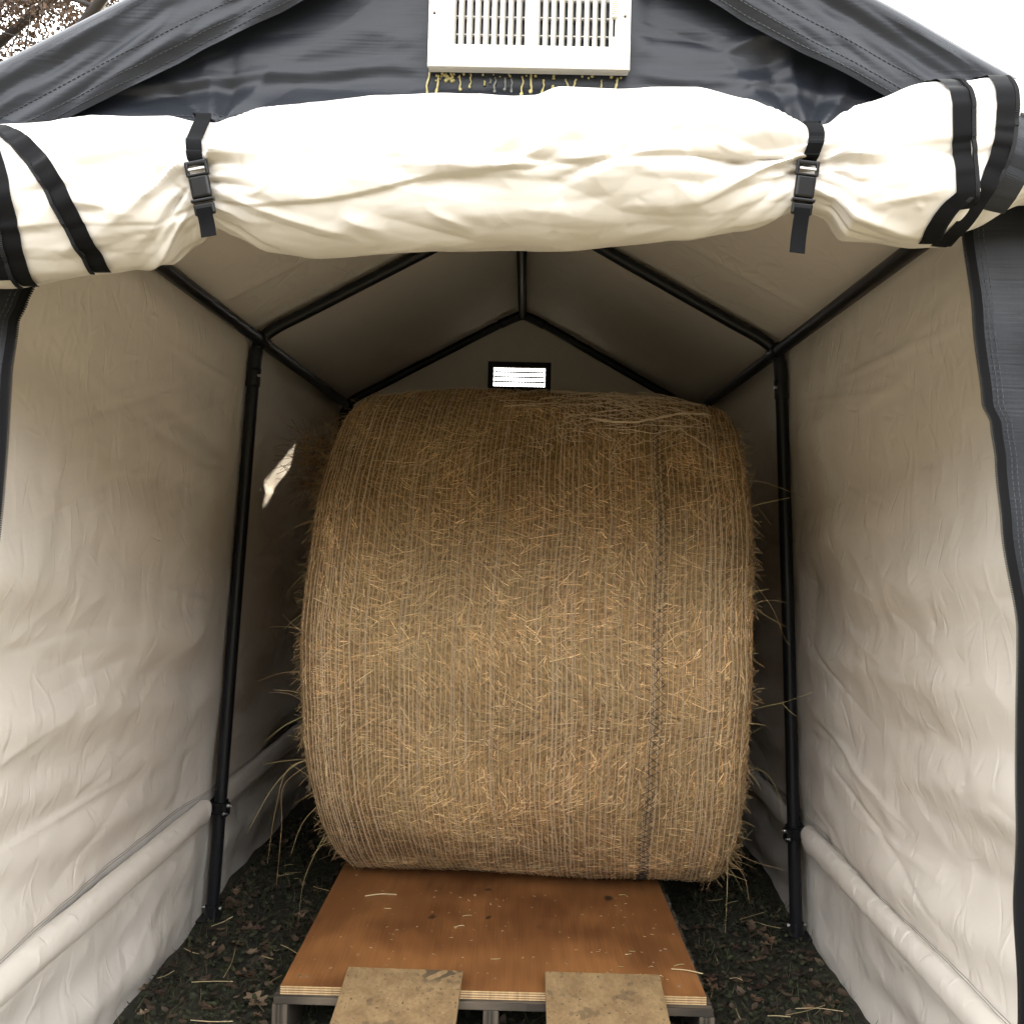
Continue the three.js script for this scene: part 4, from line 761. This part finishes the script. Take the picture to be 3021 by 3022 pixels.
// ---------------------------------------------------------------- trees beyond the shelter
function tree(label, x, z, H, s0) {
  seed = s0; const g = thing('tree', label, 'tree', [x, -0.05, z], 'trees behind the shelter');
  const bark = std({ color: lin(0.022, 0.018, 0.015), roughness: 0.95 }), tr = new Acc(), tips = [];
  const grow = (p, d, L, r, lev) => {
    const pts = [p.clone()], n = 6; let q = p.clone(), e = d.clone();
    for (let i = 1; i <= n; i++) { e.add(V(rr(-0.16, 0.16), rr(-0.10, 0.10) + (lev > 2 ? -0.05 : 0.05), rr(-0.16, 0.16))).normalize(); q = q.clone().addScaledVector(e, L / n); pts.push(q); }
    tr.tube(pts, (t) => r * (1 - 0.45 * t), lev < 2 ? 9 : lev < 3 ? 5 : 3, false);
    if (lev > 2) for (const w of pts.slice(1)) tips.push(w);
    if (lev < 4) { const k = [7, 6, 6, 5][lev]; for (let i = 0; i < k; i++) { const t = lev ? rr(0.25, 1) : rr(0.4, 1), m = pts[Math.min(n, Math.round(t * n))], a = rr(0, 6.28); grow(m, V(Math.cos(a), rr(0.0, 0.9) - lev * 0.1, Math.sin(a)).normalize().lerp(e, 0.25).normalize(), L * rr(0.42, 0.66), r * (1 - 0.45 * t) * rr(0.4, 0.6), lev + 1); } }
  };
  grow(V(0, 0, 0), V(rr(-0.06, 0.06), 1, rr(-0.06, 0.06)), H * 0.62, H * 0.022, 0);
  mesh('trunk', tr.build(), bark, g);
  const lg = new THREE.BufferGeometry(); lg.setAttribute('position', new THREE.Float32BufferAttribute([-0.5, 0, 0, 0, 0.08, 0.32, 0, 0, 0, 0, 0, 0, 0, 0.08, 0.32, 0.5, 0, 0, -0.5, 0, 0, 0, 0, 0, 0, 0.08, -0.32, 0, 0, 0, 0.5, 0, 0, 0, 0.08, -0.32], 3)); lg.computeVertexNormals();
  const N = tips.length * 8, im = new THREE.InstancedMesh(lg, std({ color: 0xffffff, roughness: 0.8 }), N), o = new THREE.Object3D(), c = new THREE.Color();
  for (let i = 0; i < N; i++) { const t = tips[i % tips.length]; o.position.set(t.x + rr(-0.14, 0.14), t.y + rr(-0.22, 0.08), t.z + rr(-0.14, 0.14)); o.rotation.set(rr(0, 6.28), rr(0, 6.28), rr(0, 6.28)); const s = rr(0.025, 0.06); o.scale.set(s, s, s); o.updateMatrix(); im.setMatrixAt(i, o.matrix); const k = rr(0.5, 1.3); im.setColorAt(i, c.setRGB(0.085 * k, 0.05 * k, 0.028 * k)); }
  im.name = 'crown'; im.castShadow = im.receiveShadow = true; im.userData.kind = 'stuff'; g.add(im);
}
tree('tree with brown autumn leaves behind the left roof edge of the shelter', -5.0, -9.6, 8.6, 77);

// unseen trees, added behind the camera to block light from the low sky
{
  const proto = [];
  const leafG = new THREE.PlaneGeometry(1, 0.7);
  for (let k = 0; k < 2; k++) {
    seed = 900 + k; const tr = new Acc(), H = 7 + k, cl = [];
    tr.tube(curve([[0, -0.2, 0], [0.1, H * 0.3, 0.05], [-0.05, H * 0.6, 0], [0, H * 0.95, 0]], 10), (t) => 0.16 * (1 - 0.85 * t), 7);
    for (let i = 0; i < 34; i++) { const h = H * rr(0.06, 0.92), a = rr(0, 6.28), L = (0.9 + 1.3 * Math.sin(Math.PI * clamp((h / H - 0.08) / 0.95))) * rr(0.7, 1.2), e = V(Math.cos(a) * L, h + rr(0.1, 0.6), Math.sin(a) * L); tr.tube(curve([[0, h - 0.3, 0], [e.x * 0.5, h, e.z * 0.5], e], 5), (t) => 0.04 * (1 - 0.8 * t), 4); cl.push(e, V(e.x * 0.55, h + 0.1, e.z * 0.55)); }
    const N = 7000, im = new THREE.InstancedMesh(leafG, std({ color: 0xffffff, roughness: 0.8 }), N), o = new THREE.Object3D(), c = new THREE.Color();
    for (let i = 0; i < N; i++) { const q = cl[i % cl.length], d = V(rr(-1, 1), rr(-0.8, 0.8), rr(-1, 1)).normalize().multiplyScalar(0.85 * Math.cbrt(rnd())); o.position.copy(q).add(d); o.rotation.set(rr(0, 6.28), rr(0, 6.28), rr(0, 6.28)); const s = rr(0.12, 0.26); o.scale.set(s, s, s); o.updateMatrix(); im.setMatrixAt(i, o.matrix); const q2 = rr(0.6, 1.3); im.setColorAt(i, i % 3 ? c.setRGB(0.07 * q2, 0.06 * q2, 0.03 * q2) : c.setRGB(0.12 * q2, 0.07 * q2, 0.035 * q2)); }
    proto.push([tr.build(), im]);
  }
  const bark = std({ color: lin(0.05, 0.04, 0.03), roughness: 0.95 });
  for (let i = 0; i < 26; i++) {
    const a = lerp(-1.35, 1.35, (i + 0.5) / 26), R = 27 + 5 * (i % 3) + rr(-1, 1), [tg, im] = proto[i % 2], g = thing('sky_blocker_tree', 'bushy tree added out of view to block the low sky', 'tree', [Math.sin(a) * R, 0, Math.cos(a) * R - 1], 'added trees that block the low sky');
    g.rotation.y = rr(0, 6.28); const s = rr(0.9, 1.15); g.scale.set(s * 1.3, s * 1.06, s * 1.3);
    mesh('trunk', tg, bark, g); const c = im.clone(); c.name = 'crown'; c.castShadow = c.receiveShadow = true; c.userData = { kind: 'stuff' }; g.add(c);
  }
}

renderer.render(scene, camera);
